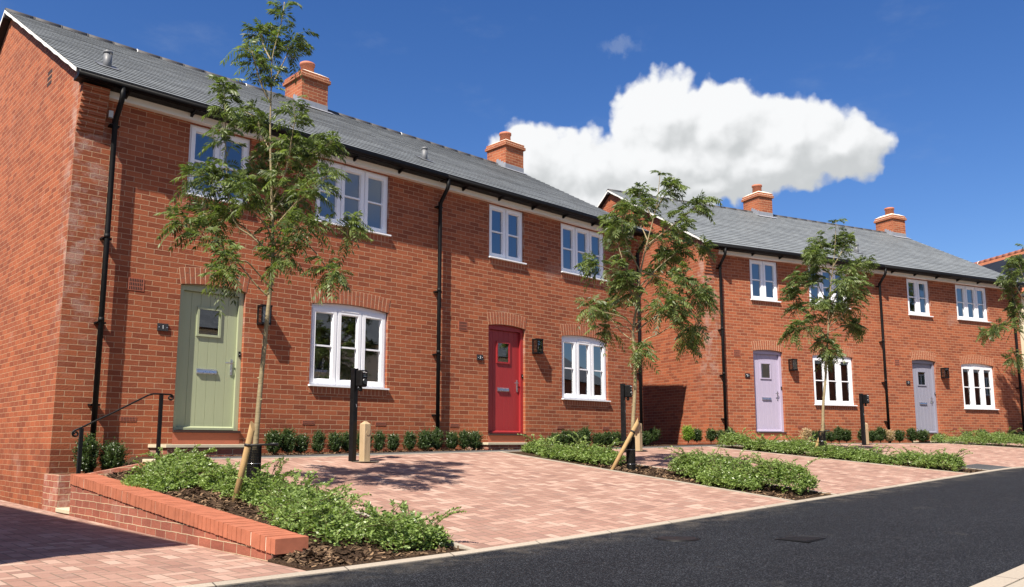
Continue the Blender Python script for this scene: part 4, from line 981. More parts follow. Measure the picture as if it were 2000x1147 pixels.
def smooth_path(P, k=4):
    P = [Vector(p) for p in P]; out = []
    for i in range(len(P)-1):
        a, b, c, d = P[max(i-1, 0)], P[i], P[i+1], P[min(i+2, len(P)-1)]
        for j in range(k):
            t = j/k; out.append(.5*((2*b)+(-a+c)*t+(2*a-5*b+4*c-d)*t*t+(-a+3*b-3*c+d)*t*t*t))
    return out+[P[-1]]
def street_tree(s, n, data, lab, r0, lsize, dens, z=None, seed=1):
    zb = G(s, n) if z is None else z
    root = empty('street_tree', W(s, n, zb)); tag(root, lab, 'tree', 'young street trees in the beds')
    trunk, branches = data; mb = MB()
    P = smooth_path(trunk, 4); H = P[-1].z
    rad = [max(.005, r0*(1-.93*max(0, min(1, p.z/H))**1.0)*(1.12 if p.z < .12 else 1)) for p in P]
    P[0].z -= .14; mb.ring(P, rad, 10)
    for k in range(14):     # pruning knots
        i = int(len(P)*(.05+.4*rng.random())); a = rng.random()*6.28; d = Vector((math.cos(a), math.sin(a), .3))
        mb.ring([P[i], P[i]+d*(rad[i]+.006), P[i]+d*(rad[i]+.014)], [rad[i]*.6, rad[i]*.42, rad[i]*.2], 6)
    pos = []; dr = []; tw = MB()
    def leafy(path, t0, count, spread):
        L = len(path)-1
        for _ in range(count):
            t = t0+(1-t0)*(rng.random()**.8); f = t*L; i = min(int(f), L-1); p = path[i].lerp(path[i+1], f-i)
            ax = (path[i+1]-path[i]).normalized(); off = Vector(rng.normal(0, 1, 3)); off = (off-ax*off.dot(ax)).normalized()
            d = (off*.85+ax*(.15+.55*t)+Vector((0, 0, .18))).normalized()
            q = p+off*spread*(.3+.7*rng.random())*rng.random()
            pos.append(q); dr.append(d)
    def rosette(p, ax, count):
        for _ in range(count):
            o = Vector(rng.normal(0, 1, 3)); o = (o-ax*o.dot(ax)).normalized()
            pos.append(p+Vector(rng.normal(0, .012, 3))-ax*.10*rng.random()); dr.append((o*.9+ax*(.25+.5*rng.random())+Vector((0, 0, .28))).normalized())
    lead = [p for p in P if p.z > H*.50]
    for i in range(len(lead)-1):
        if rng.random() < .75: rosette(lead[i], (lead[i+1]-lead[i]).normalized(), max(1, int(rng.integers(1, 4)*dens)))
    rosette(P[-1], Vector((0, 0, 1)), int(5*dens)+1)
    for pts, fol in branches:
        Q = smooth_path(pts, 4); br = max(.004, r0*.30); n_ = len(Q)
        mb.ring(Q, [br*(1-.8*i/(n_-1))+.0015 for i in range(n_)], 6)
        L = sum((Q[i+1]-Q[i]).length for i in range(n_-1))
        rosette(Q[-1], (Q[-1]-Q[-2]).normalized(), int(9*dens)+1)
        for _ in range(int((2+11*L)*(1.15-fol)*dens)+1):
            t = fol+(1-fol)*rng.random(); i = min(int(t*(n_-1)), n_-2); p = Q[i].lerp(Q[i+1], rng.random())
            ax = (Q[i+1]-Q[i]).normalized(); o = Vector(rng.normal(0, 1, 3)); d = (ax*.7+o*.5+Vector((0, 0, .35))).normalized(); ln = .05+.13*rng.random()
            sh = [p, p+d*ln*.5+Vector((0, 0, -.004)), p+d*ln]
            mb.ring(sh, [.0034, .0025, .0015], 4, cap=False); rosette(sh[-1], d, int(rng.integers(4, 9)))
    mb.build('trunk', M['bark'], root)
    pos = np.array([tuple(p) for p in pos]); dr = np.array([tuple(d) for d in dr])
    sz = lsize*(.75+.5*rng.random(len(pos)))
    V, Q, T = compound_leaves(pos, dr, sz, .28+.45*rng.random(len(pos)))
    np_mesh('crown', V, Q, M['leaf'], root, T)
    return root
street_tree(.73, 4.0, TR_1, 'tall young street tree in front of the green-doored house, nearest the camera', .031, .17, 1.05)
street_tree(6.63, 4.02, TR_2, 'young street tree before the gap between the two terraces', .034, .19, 1.08)
street_tree(12.72, 4.0, TR_3, 'young street tree in front of the lilac-doored house', .034, .21, 1.1)
street_tree(23.18, 4.9, TR_4, 'young street tree cut by the right edge of the photo', .036, .22, 1.05)

def tree_stake(s, n, top, lab, wrap):
    """top: world offset of the upper end from the foot"""
    z = G(s if s > .1 else .5, n); r = empty('tree_stake', W(s, n, z)); tag(r, lab, 'tree stake', 'leaning timber tree stakes')
    t = Vector(top); d = t.normalized(); mb = MB(); mb.ring([-d*.08, t*.5, t-d*.06], .030, 12)
    # slanting cut at the upper end
    e = t-d*.06; sl = Vector((-.75, .35, 0)).normalized(); sl = (sl-d*sl.dot(d)).normalized()
    mb.v[-12:] = [tuple(Vector(q)+d*(.045+1.5*(Vector(q)-e).dot(sl))) for q in mb.v[-12:]]
    mb.build('pole', M['bark_timber'], r)
    mb = MB(); w = Vector(wrap); a = t-d*.20
    mb.ring([a-d*.012, a+d*.012], .036, 14)
    u = (w-a); side = Vector((-u.y, u.x, 0)).normalized()*.028
    mb.ring([a+side, (a+w)/2+side*.7, w+side*1.25], .010, 6); mb.ring([a-side, (a+w)/2-side*.7, w-side*1.25], .010, 6); mb.ring([w-Vector((0, 0, .016)), w+Vector((0, 0, .016))], .040, 14)
    mb.build('rubber_tie', M['rubber'], r)
def guard(s, n, h, lab, solid=False):
    r = empty('tree_guard', W(s, n, G(s, n))); tag(r, lab, 'tree guard', 'black mesh guards round the tree trunks')
    mb = MB(); k = 34; rr = .064; rows = int(h/.016)
    for i in range(k):
        a = 2*math.pi*i/k; c, sn = math.cos(a)*rr, math.sin(a)*rr
        mb.ring([(c, sn, -.03), (c, sn, h)], .0040, 4, cap=False)
    for j in range(rows+1):
        z = h*j/rows
        mb.ring([(math.cos(2*math.pi*i/24)*rr, math.sin(2*math.pi*i/24)*rr, z) for i in range(25)], .0036, 4, cap=False)
    mb.build('mesh_tube', M['black'], r)
    mb = MB()
    for z in (h*.18, h*.62): mb.ring([(math.cos(2*math.pi*i/24)*.067, math.sin(2*math.pi*i/24)*.067, z) for i in range(25)], .003, 5, cap=False)
    mb.build('wire_ties', M['steel'], r)
tree_stake(.47, 4.18, (.12, .04, .69), 'leaning timber stake tied to the nearest street tree', (.28, .22, .50))
tree_stake(6.28, 3.95, (.42, .12, .72), 'strongly leaning timber stake tied to the second street tree, with a bright slanting cut', (.32, .16, .52))
tree_stake(12.62, 3.85, (.27, .02, .66), 'leaning timber stake tied to the third street tree, among low shrubs', (.28, -.08, .50))
guard(.73, 4.0, .47, 'black mesh guard round the foot of the nearest street tree')
guard(6.63, 4.02, .47, 'dark guard round the foot of the second street tree')
guard(12.72, 4.0, .50, 'dark guard round the foot of the third street tree, behind low shrubs')

# ------------------------------------------------------------------ shrubs
def twig_leaves(path_pts, per, ll, lw, flat=True):
    """small opposite leaves along twigs; path_pts (m,k,3)"""
    m, k, _ = path_pts.shape; Vs = []; Ts = []
    for j in range(per):
        t = (.12+.88*(j+rng.random(m)*.6)/per)*(k-1); i = np.minimum(t.astype(int), k-2); f = (t-i)[:, None]
        idx = np.arange(m); a = path_pts[idx, i]; b = path_pts[idx, i+1]; p = a+(b-a)*f; ax = unit(b-a)
        side = unit(np.cross(ax, np.array([0, 0, 1.0])+rng.normal(0, .25, (m, 3))))
        for sg in (-1, 1):
            l = ll*(.6+.7*rng.random(m)); d = unit(side*sg*.9+ax*.5+np.array([0, 0, .25])+rng.normal(0, .28, (m, 3)))
            w = unit(np.cross(d, rng.normal(0, 1, (m, 3))+np.array([0, 0, 1.2])))*(lw*(.7+.6*rng.random(m)))[:, None]
            mid = p+d*(l*.5)[:, None]; Vs.append(np.stack([p, mid+w, p+d*l[:, None], mid-w], 1)); Ts.append(np.clip(.15+.55*rng.random(m)+.3*(t/(k-1)), 0, 1))
    V = np.concatenate(Vs).reshape(-1, 3); return V, np.arange(len(V)).reshape(-1, 4), np.concatenate(Ts)
def spreading_shrub(s0, s1, n0, n1, h, lab, twigs, sprays, ll=.034, Ff=None, mat='cover_leaf', seed=0):
    sc, nc_ = (s0+s1)/2, (n0+n1)/2
    root = empty('spreading_shrub', W(sc, nc_, soil(sc, nc_))); tag(root, lab, 'shrub', 'low spreading evergreen shrubs'); o0 = np.array(root.location)
    m = twigs; a = rng.random(m)*2*math.pi; rr = np.sqrt(rng.random(m))
    # several overlapping plants make an uneven top
    k = max(2, int((n1-n0)/.45)); cen = np.stack([s0+(s1-s0)*(.2+.6*rng.random(k)), n0+(n1-n0)*((np.arange(k)+.5)/k+rng.normal(0, .06, k))], 1); hh = h*(.6+.65*rng.random(k)); rad = .30+.22*rng.random(k)
    which = rng.integers(0, k, m); S = cen[which, 0]+np.cos(a)*rr*rad[which]*(s1-s0)*.85; N = cen[which, 1]+np.sin(a)*rr*rad[which]*1.25
    S = np.clip(S, s0-.03, s1+.05); N = np.clip(N, n0-.05, n1+.08)
    dome = np.sqrt(np.maximum(0, 1-rr**2*.85)); zt_ = hh[which]*dome*(.35+.65*rng.random(m)**.6)
    tops = np.stack([np.array(W(x, y, soil(x, y)+q)) for x, y, q in zip(S, N, zt_)]); L = .10+.16*rng.random(m)
    out = np.stack([np.cos(a+F1['a']*0), np.sin(a), np.zeros(m)], 1); c_, k_ = math.cos(F1['a']), math.sin(F1['a'])
    ow = np.stack([out[:, 0]*c_+out[:, 1]*k_, out[:, 0]*k_-out[:, 1]*c_, np.zeros(m)], 1)
    d = unit(ow*.8+rng.normal(0, .45, (m, 3))+np.array([0, 0, .35])); st = tops-d*(L*.7)[:, None]
    P = np.stack([st+d*(L*t)[:, None]-np.array([0, 0, 1.0])*(L*.28*t*t)[:, None] for t in (0, .25, .5, .75, 1.0)], 1)
    V, Q, T = twig_leaves(P, 6, ll, ll*.25)
    # longer arching sprays that break the outline
    if sprays:
        m2 = sprays; w2 = rng.integers(0, k, m2); a2 = rng.random(m2)*6.28; c2 = cen[w2]
        st2 = np.stack([np.array(W(x, y, soil(x, y)+q*.7)) for (x, y), q in zip(c2+np.stack([np.cos(a2)*.2*(s1-s0), np.sin(a2)*.25], 1), hh[w2])])
        o2 = np.stack([np.cos(a2)*c_+np.sin(a2)*k_, np.cos(a2)*k_-np.sin(a2)*c_, np.zeros(m2)], 1); d2 = unit(o2*.7+np.array([0, 0, .75])+rng.normal(0, .2, (m2, 3))); L2 = (.22+.26*rng.random(m2))*min(1, h/.27)
        P2 = np.stack([st2+d2*(L2*t)[:, None]-np.array([0, 0, 1.0])*(L2*.38*t*t)[:, None] for t in np.linspace(0, 1, 8)], 1)
        v, q, t_ = twig_leaves(P2, 20, ll*.85, ll*.24); Q = np.concatenate([Q, q+len(V)]); V = np.concatenate([V, v]); T = np.concatenate([T, t_])
    np_mesh('foliage', V-o0, Q, M[mat], root, T)
    mb = MB()
    for i in range(0, len(P), 7): mb.ring([tuple(p-o0) for p in P[i][::2]], [.0025, .002, .001], 4, cap=False)
    if sprays:
        for q in P2: mb.ring([tuple(p-o0) for p in q[::2]], [.003, .0025, .002, .0012], 4, cap=False)
    order = np.argsort(cen[:, 1]); run = [tuple(np.array(W(cen[i, 0], cen[i, 1], soil(cen[i, 0], cen[i, 1])+.02))-o0) for i in order]
    run = [tuple(np.array(W(sc, n0+.05, soil(sc, n0+.05)+.02))-o0)]+run+[tuple(np.array(W(sc, n1-.05, soil(sc, n1-.05)+.02))-o0)]
    mb.ring(run, .006, 5)          # creeping main stem
    mb.build('stems', M['twig'], root)
spreading_shrub(.0, 1.08, 1.92, 3.6, .17, 'low bright green spreading shrub left of the nearest tree, behind the sloping wall', 2600, 70)
spreading_shrub(.14, 1.14, 3.7, 6.45, .21, 'low spreading shrub with long loose sprays right of the nearest tree, by the drive', 2700, 90)
spreading_shrub(.82, 1.12, 6.0, 6.45, .15, 'small sparse sprig of spreading shrub at the road corner of the nearest bed', 180, 16)
spreading_shrub(6.28, 7.28, 1.75, 3.55, .30, 'low spreading shrub before the red door, left of the second tree', 2600, 40)
spreading_shrub(6.30, 7.28, 4.65, 6.5, .34, 'low mounded shrub between the two middle drives, right of the second tree', 3000, 40)
spreading_shrub(12.36, 13.32, 1.85, 3.85, .30, 'low spreading shrub under the lilac door, left of the third tree', 2200, 30)
spreading_shrub(12.36, 13.32, 3.95, 6.45, .26, 'long low shrub running to the road right of the third tree', 2600, 40)
spreading_shrub(20.3, 21.6, 3.2, 6.6, .34, 'low bright shrub strip at the right edge, before the grey-blue door', 2300, 30, ll=.03)

# upright little shrubs in the bed along the walls
def upright_proto(w, h, mat, nt=420, ll=.020):
    a = rng.random(nt)*6.28; q = rng.random(nt)**.7; z = h*(.12+.88*rng.random(nt))*(1+.10*np.sin(4*a+1.3*h*30)); taper = np.clip(.62+1.3*z/h, 0, 1)*np.clip((h*1.15-z)/(h*.22), .5, 1)
    lump = 1+.18*np.sin(3*a+z*16)+.1*np.sin(5*a-z*23)
    base = np.stack([np.cos(a)*w/2*q*taper*lump, np.sin(a)*w/2*q*taper*lump, z], 1)
    d = unit(np.stack([np.cos(a)*.4, np.sin(a)*.4, np.full(nt, .9)], 1)+rng.normal(0, .3, (nt, 3))); L = .05+.09*rng.random(nt)**2
    P = np.stack([base+d*(L*t)[:, None] for t in (-.4, 0, .35, .7)], 1)
    V, Q, T = twig_leaves(P, 7, ll, ll*.32)
    return V, Q, T
PROTO = []
for w, h in ((.19, .27), (.20, .30), (.22, .26), (.185, .32)):
    V, Q, T = upright_proto(w, h, 'shrub_leaf'); mb = MB()
    for k in range(9):
        a = rng.random()*6.28; mb.ring([(0, 0, -.02), (math.cos(a)*w*.15, math.sin(a)*w*.15, h*.45), (math.cos(a)*w*.3, math.sin(a)*w*.3, h*.9)], [.006, .004, .002], 5, cap=False)
    PROTO.append((V, Q, T, mb))
_first = {}
def wall_shrub(F, s, n, z, k, lab, group, sc=1.0, leaf='shrub_leaf', wide=1.0):
    key = (k, leaf)
    if key not in _first:
        r = empty('wall_shrub', (0, 0, 0)); V, Q, T, mb = PROTO[k]
        np_mesh('foliage', V, Q, M[leaf], r, T); mb.build('stems', M['twig'], r); _first[key] = r; o = r
    else: o = copy_tree(_first[key])
    o.location = W(s, n, z, F); o.rotation_euler = (0, 0, rng.random()*6.28); o.scale = (sc*wide, sc*wide, sc)
    tag(o, lab, 'shrub', group); return o
lab1 = 'small upright dark shrub in the wall-foot row between green and red doors'
for i, s in enumerate((2.86, 3.07, 3.32, 3.60, 3.88, 4.12, 4.42, 4.70, 5.01, 5.33, 5.64, 5.93, 6.24, 6.51, 6.80)):
    wall_shrub(F1, s, .40+.03*math.sin(i*2.1), G(s, .4), i % 4, lab1, 'row of small shrubs between the green and the red door', .85+.25*rng.random(), wide=1.0)
wall_shrub(F1, .34, .33, -.40, 3, 'upright dark shrub by the downpipe at the gable corner, left of a lower one', 'pair of shrubs at the gable corner', 1.3)
wall_shrub(F1, .64, .36, -.38, 2, 'rounded dark shrub just left of the green door step, right of a taller one', 'pair of shrubs at the gable corner', 1.25)
lab2 = 'bushy dark shrub in the wall-foot row right of the red door'
for i, s in enumerate((8.86, 9.16, 9.45, 9.75, 10.15, 10.45, 10.75, 11.45, 11.75)):
    wall_shrub(F1, s, .42, G(s, .4), i % 4, lab2, 'row of shrubs right of the red door', .85+.2*rng.random(), wide=1.3)
wall_shrub(F2, -1.05, .55, .03, 1, 'lime green leafy shrub in sun at the foot of the shaded gap', None, 1.05, 'bright_leaf', 1.2)
wall_shrub(F2, -1.75, .1, .03, 2, 'rounded dark shrub in the shaded gap between the terraces', None, 1.0, wide=1.5)
lab3 = 'small dark shrub at the corner of the farther terrace, before its first downpipe'
for i, s in enumerate((-.72, -.3, .0, .3)): wall_shrub(F2, s, .45, .03, i % 4, lab3, 'shrubs at the corner of the farther terrace', .85+.2*rng.random(), wide=1.15)
lab4 = 'dark shrub in the wall-foot row between the lilac and grey-blue doors'
for i, s in enumerate((3.0, 3.3, 3.6, 3.88, 4.15, 4.75, 5.1, 5.4, 6.13, 6.63, 7.05)): wall_shrub(F2, s, .45, .035, i % 4, lab4, 'row of shrubs along the farther terrace', .85+.2*rng.random(), wide=1.25)
wall_shrub(F2, 5.70, .48, .035, 0, 'pale pinkish dry shrub beside the downpipe of the farther terrace', None, 1.0, 'pale_leaf', 1.2)
wall_shrub(F2, 2.72, .48, .035, 1, 'pale pinkish dry shrub at the step of the lilac door', None, .95, 'pale_leaf', 1.2)
lab5 = 'dark shrub at the wall foot right of the grey-blue door'
for i, s in enumerate((8.9, 9.6, 10.3, 10.9, 11.4, 11.8)): wall_shrub(F2, s, .45, .04, i % 4, lab5, 'shrubs right of the grey-blue door', .95, wide=1.3)

# bark chips lying on the beds
def chips():
    spots = []
    for s0, s1, n0, n1, c in ((.0, 1.13, 1.62, 6.7, 3800), (6.27, 7.3, 3.2, 6.7, 1600), (12.35, 13.33, 3.5, 6.7, 700), (1.1, 12.0, .1, .72, 2200), (-.2, .1, 6.2, 6.7, 260)):
        for _ in range(c):
            s, n = s0+(s1-s0)*rng.random(), n0+(n1-n0)*rng.random(); spots.append(W(s, n, (soil(s, n) if s > 0 else (bed1(.06, n)-zk(s)-.02)*(s+.235)/.295+zk(s)+.02)+.008))
    p = np.array([tuple(q) for q in spots]); m = len(p); d = unit(rng.normal(0, 1, (m, 3))*np.array([1, 1, .35])); w = unit(np.cross(d, np.array([0, 0, 1.0])+rng.normal(0, .4, (m, 3))))
    l = (.012+.03*rng.random(m))[:, None]; b = (.004+.009*rng.random(m))[:, None]
    V = np.stack([p-d*l-w*b, p+d*l-w*b*.6, p+d*l*.9+w*b, p-d*l*.8+w*b], 1).reshape(-1, 3)
    o = np_mesh('bark_mulch', V, np.arange(len(V)).reshape(-1, 4), M['chip'], None, rng.random(m)**1.6); o['kind'] = 'stuff'; tag(o, 'brown bark chips scattered over the planting beds', 'mulch')
chips()
# ------------------------------------------------------------------ other buildings
def gabled(name, lab, loc, rz, w, l, ze, zr, z0, wall_m, roof_m, hip=False, wins=(), extra=None, side=False):
    """local x: 0..w, local y: 0..l, ridge along y"""
    r = empty(name, loc, rz); tag(r, lab, 'house'); mb = MB()
    mb.face([(0, 0, z0), (w, 0, z0), (w, 0, ze)]+([] if hip else [(w/2, 0, zr)])+[(0, 0, ze)])
    mb.face(([(w, l, z0), (0, l, z0), (0, l, ze)]+([] if hip else [(w/2, l, zr)])+[(w, l, ze)]))
    mb.face([(0, l, z0), (0, 0, z0), (0, 0, ze), (0, l, ze)]); mb.face([(w, 0, z0), (w, l, z0), (w, l, ze), (w, 0, ze)])
    mb.build('wall', wall_m, r)
    mb = MB(); o = .25; k = (zr-ze)/(w/2); e = ze-o*k+.06; z = zr+.06; h = w/2 if hip else -o*.5; sl = math.hypot(1, k)
    Lw = (w/2+o)*sl
    for A, B_, up in (((-o, l+o), (-o, -o), 1), ((w+o, -o), (w+o, l+o), -1)):
        ya, yb = A[1], B_[1]; ra = (l-h if up > 0 else h); rb = (h if up > 0 else l-h)
        mb.face([(A[0], ya, e), (B_[0], yb, e), (w/2, rb, z), (w/2, ra, z)], uv=[(ya, 0), (yb, 0), (rb, Lw), (ra, Lw)])
    if hip:
        mb.face([(-o, -o, e), (w+o, -o, e), (w/2, h, z)], uv=[(0, 0), (w, 0), (w/2, Lw)]); mb.face([(w+o, l+o, e), (-o, l+o, e), (w/2, l-h, z)], uv=[(0, 0), (w, 0), (w/2, Lw)])
    mb.face([(-o, -o, e-.04), (-o, l+o, e-.04), (w+o, l+o, e-.04), (w+o, -o, e-.04)], m=1)
    rf = mb.build('roof', [roof_m, M['soffit']], r)
    mb = MB(); y = h
    while y < l-h-.05:
        y2 = min(y+.33, l-h); mb.ring([(w/2, y, z-.03), (w/2, y2-.01, z-.03)], .11, 10); mb.ring([(w/2, y2-.02, z-.03), (w/2, y2+.01, z-.03)], .12, 10, m=1 if rng.random() < .12 else 0); y = y2
    mb.build('ridge', [M['ridge_clay'] if roof_m == M['roof_tile'] else M['ridge'], M['verge']], rf)
    for (x0, x1, z_0, z_1) in wins:      # on the local y=0 face, or the x=0 face when side is set
        fr = MB(); pn = MB(); t = .06
        fr.box((x0, -.03, z_0), (x0+t, .0, z_1)); fr.box((x1-t, -.03, z_0), (x1, .0, z_1)); fr.box((x0+t, -.03, z_0), (x1-t, .0, z_0+t)); fr.box((x0+t, -.03, z_1-t), (x1-t, .0, z_1)); xm = (x0+x1)/2
        fr.box((xm-t*.6, -.03, z_0+t), (xm+t*.6, .0, z_1-t)); fr.box((x0-.03, -.07, z_0-.04), (x1+.03, 0, z_0))
        pn.box((x0+t, -.012, z_0+t), (x1-t, -.006, z_1-t))
        if side:
            for b_ in (fr, pn): b_.v = [(p[1], -p[0], p[2]) for p in b_.v]
        q = fr.build('window', M['upvc'], r); pn.build('pane', M['darkpane'], q)
    if extra: extra(r, w, l, ze, zr, k)
    return r
M['darkpane'] = plain('dark pane', C(.02, .022, .025), .08)
def panels(r, w, l, ze, zr, k):
    mb = MB(); nrm = Vector((-k, 0, 1)).normalized(); rows = 0
    for y in np.arange(.5, 9.0, 1.05):
        for t0 in (.85, 2.6):
            def p(t, yy, lift): 
                x = w/2-t/math.hypot(1, k); return Vector((x, yy, zr+.06-k*(w/2-x)))+nrm*lift
            mb.hexa([p(t0+1.7, y+1.02, .06), p(t0+1.7, y, .06), p(t0, y, .06), p(t0, y+1.02, .06)], [p(t0+1.7, y+1.02, .10), p(t0+1.7, y, .10), p(t0, y, .10), p(t0, y+1.02, .10)])
    mb.build('solar_panel', M['panel'], r)
gabled('tiled_house', 'cream rendered house with orange tiled roof and dark solar panels at the right edge', (17.1, 27.6, 0), math.atan2(.2, .98), 8.4, 12, 5.0, 7.55, -1.2, M['cream'], M['roof_tile'], extra=panels, wins=((5.2, 6.4, 3.4, 4.5), (2.6, 3.8, 3.4, 4.5)))
# the houses over the road whose reflection shows in the ground floor panes, and the neighbour whose shade falls on the side drive
gabled('cream_house', 'cream rendered house with slate roof across the road, mirrored in the window panes', W(8.3, 18.8, -1.0), A1-math.pi/2, 8, 19, 5.45, 8.4, -.5, M['cream'], M['slate'], hip=True, side=True,
       wins=((-3.4, -2.0, 4.0, 5.1), (-7.7, -6.3, 4.0, 5.1), (-12.4, -11, 4.0, 5.1), (-16.4, -15, 4.0, 5.1), (-5.6, -4, 1.2, 2.5), (-10.6, -9, 1.2, 2.5)))
gabled('brick_house', 'brick house across the road, mirrored in the panes of the farther terrace', W(17, 18.5, -1.0, F2), F2['a']-math.pi/2, 8, 26, 5.6, 8.4, -.5, M['brick_clean'], M['slate'], hip=True, side=True,
       wins=((-4.4, -3.0, 4.1, 5.2), (-9.7, -8.3, 4.1, 5.2), (-15.4, -14, 4.1, 5.2), (-21.4, -20, 4.1, 5.2), (-6.6, -5, 1.2, 2.5), (-12.6, -11, 1.2, 2.5), (-18.6, -17, 1.2, 2.5)))
gabled('brick_house', 'brick house left of the side drive, outside the photo, shading the drive', W(-11.02, 6.45, -1.0), A1+.03, 6.4, 14, 5.85, 8.1, -.3, M['brick_clean'], M['slate'], hip=True, wins=((1, 2.4, 3.9, 5), (3.9, 5.3, 3.9, 5)))
r = empty('garden_wall', W(12.46, -.35, -.3, F2), F2['a']); tag(r, 'brick boundary wall beside the last downpipe at the right edge', 'wall')
mb = MB(); mb.box((.0, 0, -.6), (.28, .22, 2.5)); mb.box((.2801, 0, 1.95), (1.55, .22, 2.5)); mb.box((1.5501, 0, -.6), (6.5, .22, 2.5)); mb.build('wall_body', M['brick_clean'], r)
mb = MB(); mb.box((-.0, -.02, 2.501), (6.5, .24, 2.57)); mb.build('coping', M['coping'], r)
r = empty('garden_gate', W(12.76, -.42, -.3, F2), F2['a']); tag(r, 'black boarded gate in the wall at the right edge of the photo', 'gate')
mb = MB()
for k in range(8): mb.box((k*.156+.003, .0, .3), (k*.156+.151, .03, 1.93))
mb.build('boards', M['black_metal'], r, bevel=.003)
mb = MB(); mb.ring([(1.1, -.03, 1.2), (1.1, -.03, 1.35)], .01, 6); mb.build('gate_handle', M['steel'], r)

# ------------------------------------------------------------------ sun and sky
T = (W(2.6, -1.0, 0)-W(0, 0, 0)); T.z = -3.5; T.normalize()
sun = bpy.data.lights.new('sun', 'SUN'); sun.energy = 5.0; sun.angle = R(.53); sun.color = (1.0, .92, .80)
so = bpy.data.objects.new('sun', sun); so.rotation_euler = T.to_track_quat('-Z', 'Y').to_euler(); so.location = (-10, -20, 40); COL.objects.link(so)
world = bpy.data.worlds.new('World'); scene.world = world; world.use_nodes = True
class WT(NT):
    def __init__(s, tree): s.t = tree; s.t.nodes.clear()
    def noise(s, vec, scale, detail=3, rough=.55, out='Fac'):
        nd = s.n('TexNoise', noise_dimensions='2D', i_Scale=scale, i_Detail=detail, i_Roughness=rough); s.set(nd, 'Vector', vec); return nd.outputs[out]
wt = WT(world.node_tree)
out = wt.n('OutputWorld'); bg = wt.n('Background', i_Strength=.054); wt.t.links.new(bg.outputs[0], out.inputs[0])
sky = wt.n('TexSky', sky_type='NISHITA', sun_disc=False, sun_elevation=math.asin(-T.z), sun_rotation=math.atan2(-T.x, -T.y))
sky.air_density = 1.0; sky.dust_density = .7; sky.ozone_density = 3.0; sky.altitude = 200
tc = wt.n('TexCoord').outputs['Generated']
sp = wt.n('SeparateXYZ'); wt.set(sp, '0', tc)
az = wt.math('MULTIPLY', wt.math('ARCTAN2', sp.outputs[0], sp.outputs[1]), 57.29578)
el = wt.math('MULTIPLY', wt.math('ARCSINE', sp.outputs[2]), 57.29578)
cb = wt.n('CombineXYZ'); wt.set(cb, '0', az); wt.set(cb, '1', el); ang = cb.outputs[0]      # compass bearing and height above the horizon, in degrees
# a cumulus density function of (bearing, elevation)
gt = bpy.data.node_groups.new('cumulus', 'ShaderNodeTree')
gt.interface.new_socket('V', in_out='INPUT', socket_type='NodeSocketVector'); gt.interface.new_socket('D', in_out='OUTPUT', socket_type='NodeSocketFloat')
g = WT(gt); gi = gt.nodes.new('NodeGroupInput'); go = gt.nodes.new('NodeGroupOutput'); v0 = gi.outputs[0]
w1 = g.vmath('SCALE', g.vmath('SUBTRACT', g.noise(v0, .38, 2, .5, 'Color'), (.5, .5, .5)), scale=1.6)
w2 = g.vmath('SCALE', g.vmath('SUBTRACT', g.noise(v0, 1.7, 3, .6, 'Color'), (.5, .5, .5)), scale=.22)
v = g.vmath('ADD', g.vmath('ADD', v0, w1), w2)
ELL = [(1.2,19.4,3.3,2.5),(4.74,18.2,5.4,3.1),(10.7,21.6,3.9,3.4),(14.6,21.1,3.5,3.0),(10.8,18.4,9.0,3.0),(19.4,19.6,4.0,2.7),(22.2,18.6,3.4,2.0),(17.0,18.0,5.3,2.0),(6.0,16.4,7.0,2.6),(10.0,16.4,5.0,2.0),(13.2,17.0,3.5,1.5)]
acc = None
for cx_, cy_, rx, ry in ELL:
    q = g.vmath('MULTIPLY', g.vmath('SUBTRACT', v, (cx_, cy_, 0)), (1/rx, 1/ry, 0)); q = g.math('SUBTRACT', 1.0, g.vmath('LENGTH', q))
    acc = q if acc is None else g.math('SMOOTH_MAX', acc, q, .12)
vo = g.n('TexVoronoi', voronoi_dimensions='2D', feature='SMOOTH_F1'); g.set(vo, 'Vector', v); g.set(vo, 'Scale', .55); g.set(vo, 'Smoothness', .35)
vo2 = g.n('TexVoronoi', voronoi_dimensions='2D', feature='SMOOTH_F1'); g.set(vo2, 'Vector', v); g.set(vo2, 'Scale', 1.5); g.set(vo2, 'Smoothness', .35)
bil = g.math('ADD', g.math('MULTIPLY', g.math('SUBTRACT', .45, vo.outputs['Distance']), .30), g.math('MULTIPLY', g.math('SUBTRACT', .42, vo2.outputs['Distance']), .10))
fb = g.math('MULTIPLY', g.math('SUBTRACT', g.noise(v0, 1.1, 6, .5), .5), .20)
gt.links.new(g.math('ADD', g.math('ADD', acc, bil), fb), go.inputs[0])
def cum(vec):
    nd = wt.t.nodes.new('ShaderNodeGroup'); nd.node_tree = gt; wt.t.links.new(vec, nd.inputs[0]); return nd.outputs[0]
d0 = cum(ang); d1 = cum(wt.vmath('ADD', ang, (-.55, .75, 0))); d2 = cum(wt.vmath('ADD', ang, (-1.6, 2.2, 0)))
near = wt.ramp(wt.math('ABSOLUTE', wt.math('SUBTRACT', az, 12.0)), 24, 16)
mask = wt.math('MULTIPLY', wt.ramp(d0, -.02, .22), near)
# sunlit faces of the cloud against its own shaded base
lit = wt.math('ADD', wt.math('MULTIPLY', wt.math('SUBTRACT', d0, d1), 1.5), wt.math('MULTIPLY', wt.math('SUBTRACT', d0, d2), .55))
lit = wt.ramp(wt.math('ADD', lit, wt.math('MULTIPLY', wt.math('SUBTRACT', el, 20.0), .13)), -1.0, .65)
ccol = wt.mix(lit, C(5.7, 5.9, 6.0), C(8.9, 9.0, 9.1))
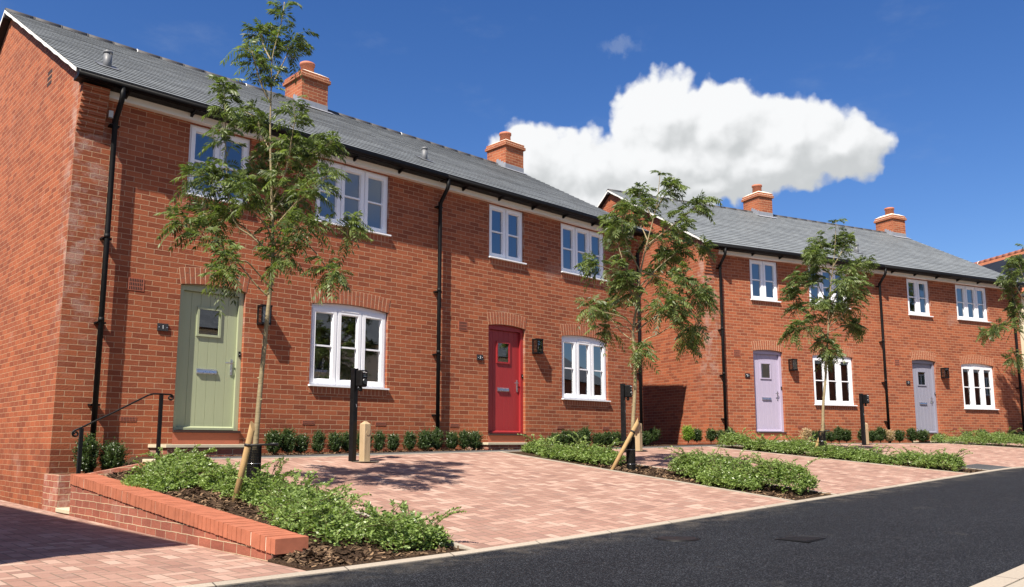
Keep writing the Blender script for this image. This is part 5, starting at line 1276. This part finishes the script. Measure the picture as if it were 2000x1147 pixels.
# other soft clouds round the rest of the sky (mirrored in the upper panes) and faint wisps
cl = wt.vmath('MULTIPLY', ang, (.045, .085, 0))
bk = wt.ramp(wt.noise(wt.vmath('ADD', cl, (3.1, 1.7, 0)), 1.0, 7, .58), .47, .68)
away = wt.math('MULTIPLY', wt.ramp(wt.math('ABSOLUTE', wt.math('SUBTRACT', az, 5.0)), 48, 62), wt.ramp(el, 9, 20))
bmask = wt.math('MULTIPLY', wt.math('MULTIPLY', bk, away), .85)
mp = wt.n('Mapping'); wt.set(mp, 'Vector', ang); mp.inputs['Scale'].default_value = (.10, .26, 1); mp.inputs['Rotation'].default_value = (0, 0, R(18))
wisp = wt.math('MULTIPLY', wt.ramp(wt.noise(mp.outputs[0], 1.0, 8, .62), .55, .9), .14)
sm = wt.vmath('LENGTH', wt.vmath('MULTIPLY', wt.vmath('SUBTRACT', wt.vmath('ADD', ang, wt.vmath('SCALE', wt.vmath('SUBTRACT', wt.noise(ang, 1.2, 5, .6, 'Color'), (.5, .5, .5)), scale=1.6)), (7.8, 26.4, 0)), (1/1.9, 1/.75, 0)))
small = wt.math('MULTIPLY', wt.ramp(sm, 1.0, .1), .22)
hs = wt.n('HueSaturation', i_Saturation=1.29, i_Value=1.32, i_Hue=.513); wt.set(hs, 'Color', sky.outputs[0])
c = wt.mix(wisp, hs.outputs[0], C(4.5, 5.2, 6.2)); c = wt.mix(small, c, C(5.0, 5.6, 6.6)); c = wt.mix(bmask, c, C(4.2, 4.4, 4.6)); c = wt.mix(mask, c, ccol)
wt.t.links.new(c, bg.inputs[0])

# ------------------------------------------------------------------ camera and output
cam = bpy.data.cameras.new('camera'); co = bpy.data.objects.new('camera', cam); COL.objects.link(co)
co.location = (0, 0, 0); co.rotation_euler = (math.pi/2+.1433, 0, 0)
cam.sensor_width = 36; cam.lens = 1628.79/2000*36; cam.shift_y = (631.458-573.5)/2000; cam.clip_end = 5000; cam.clip_start = .05
scene.camera = co
vs = scene.view_settings; scene.display_settings.display_device = 'sRGB'; vs.view_transform = 'Standard'; vs.look = 'None'; vs.exposure = 0.98; vs.gamma = 1.0
try: vs.use_curve_mapping = False
except Exception: pass
scene.cycles.max_bounces = 6; scene.cycles.transparent_max_bounces = 12; scene.cycles.use_denoising = True
scene.render.film_transparent = False
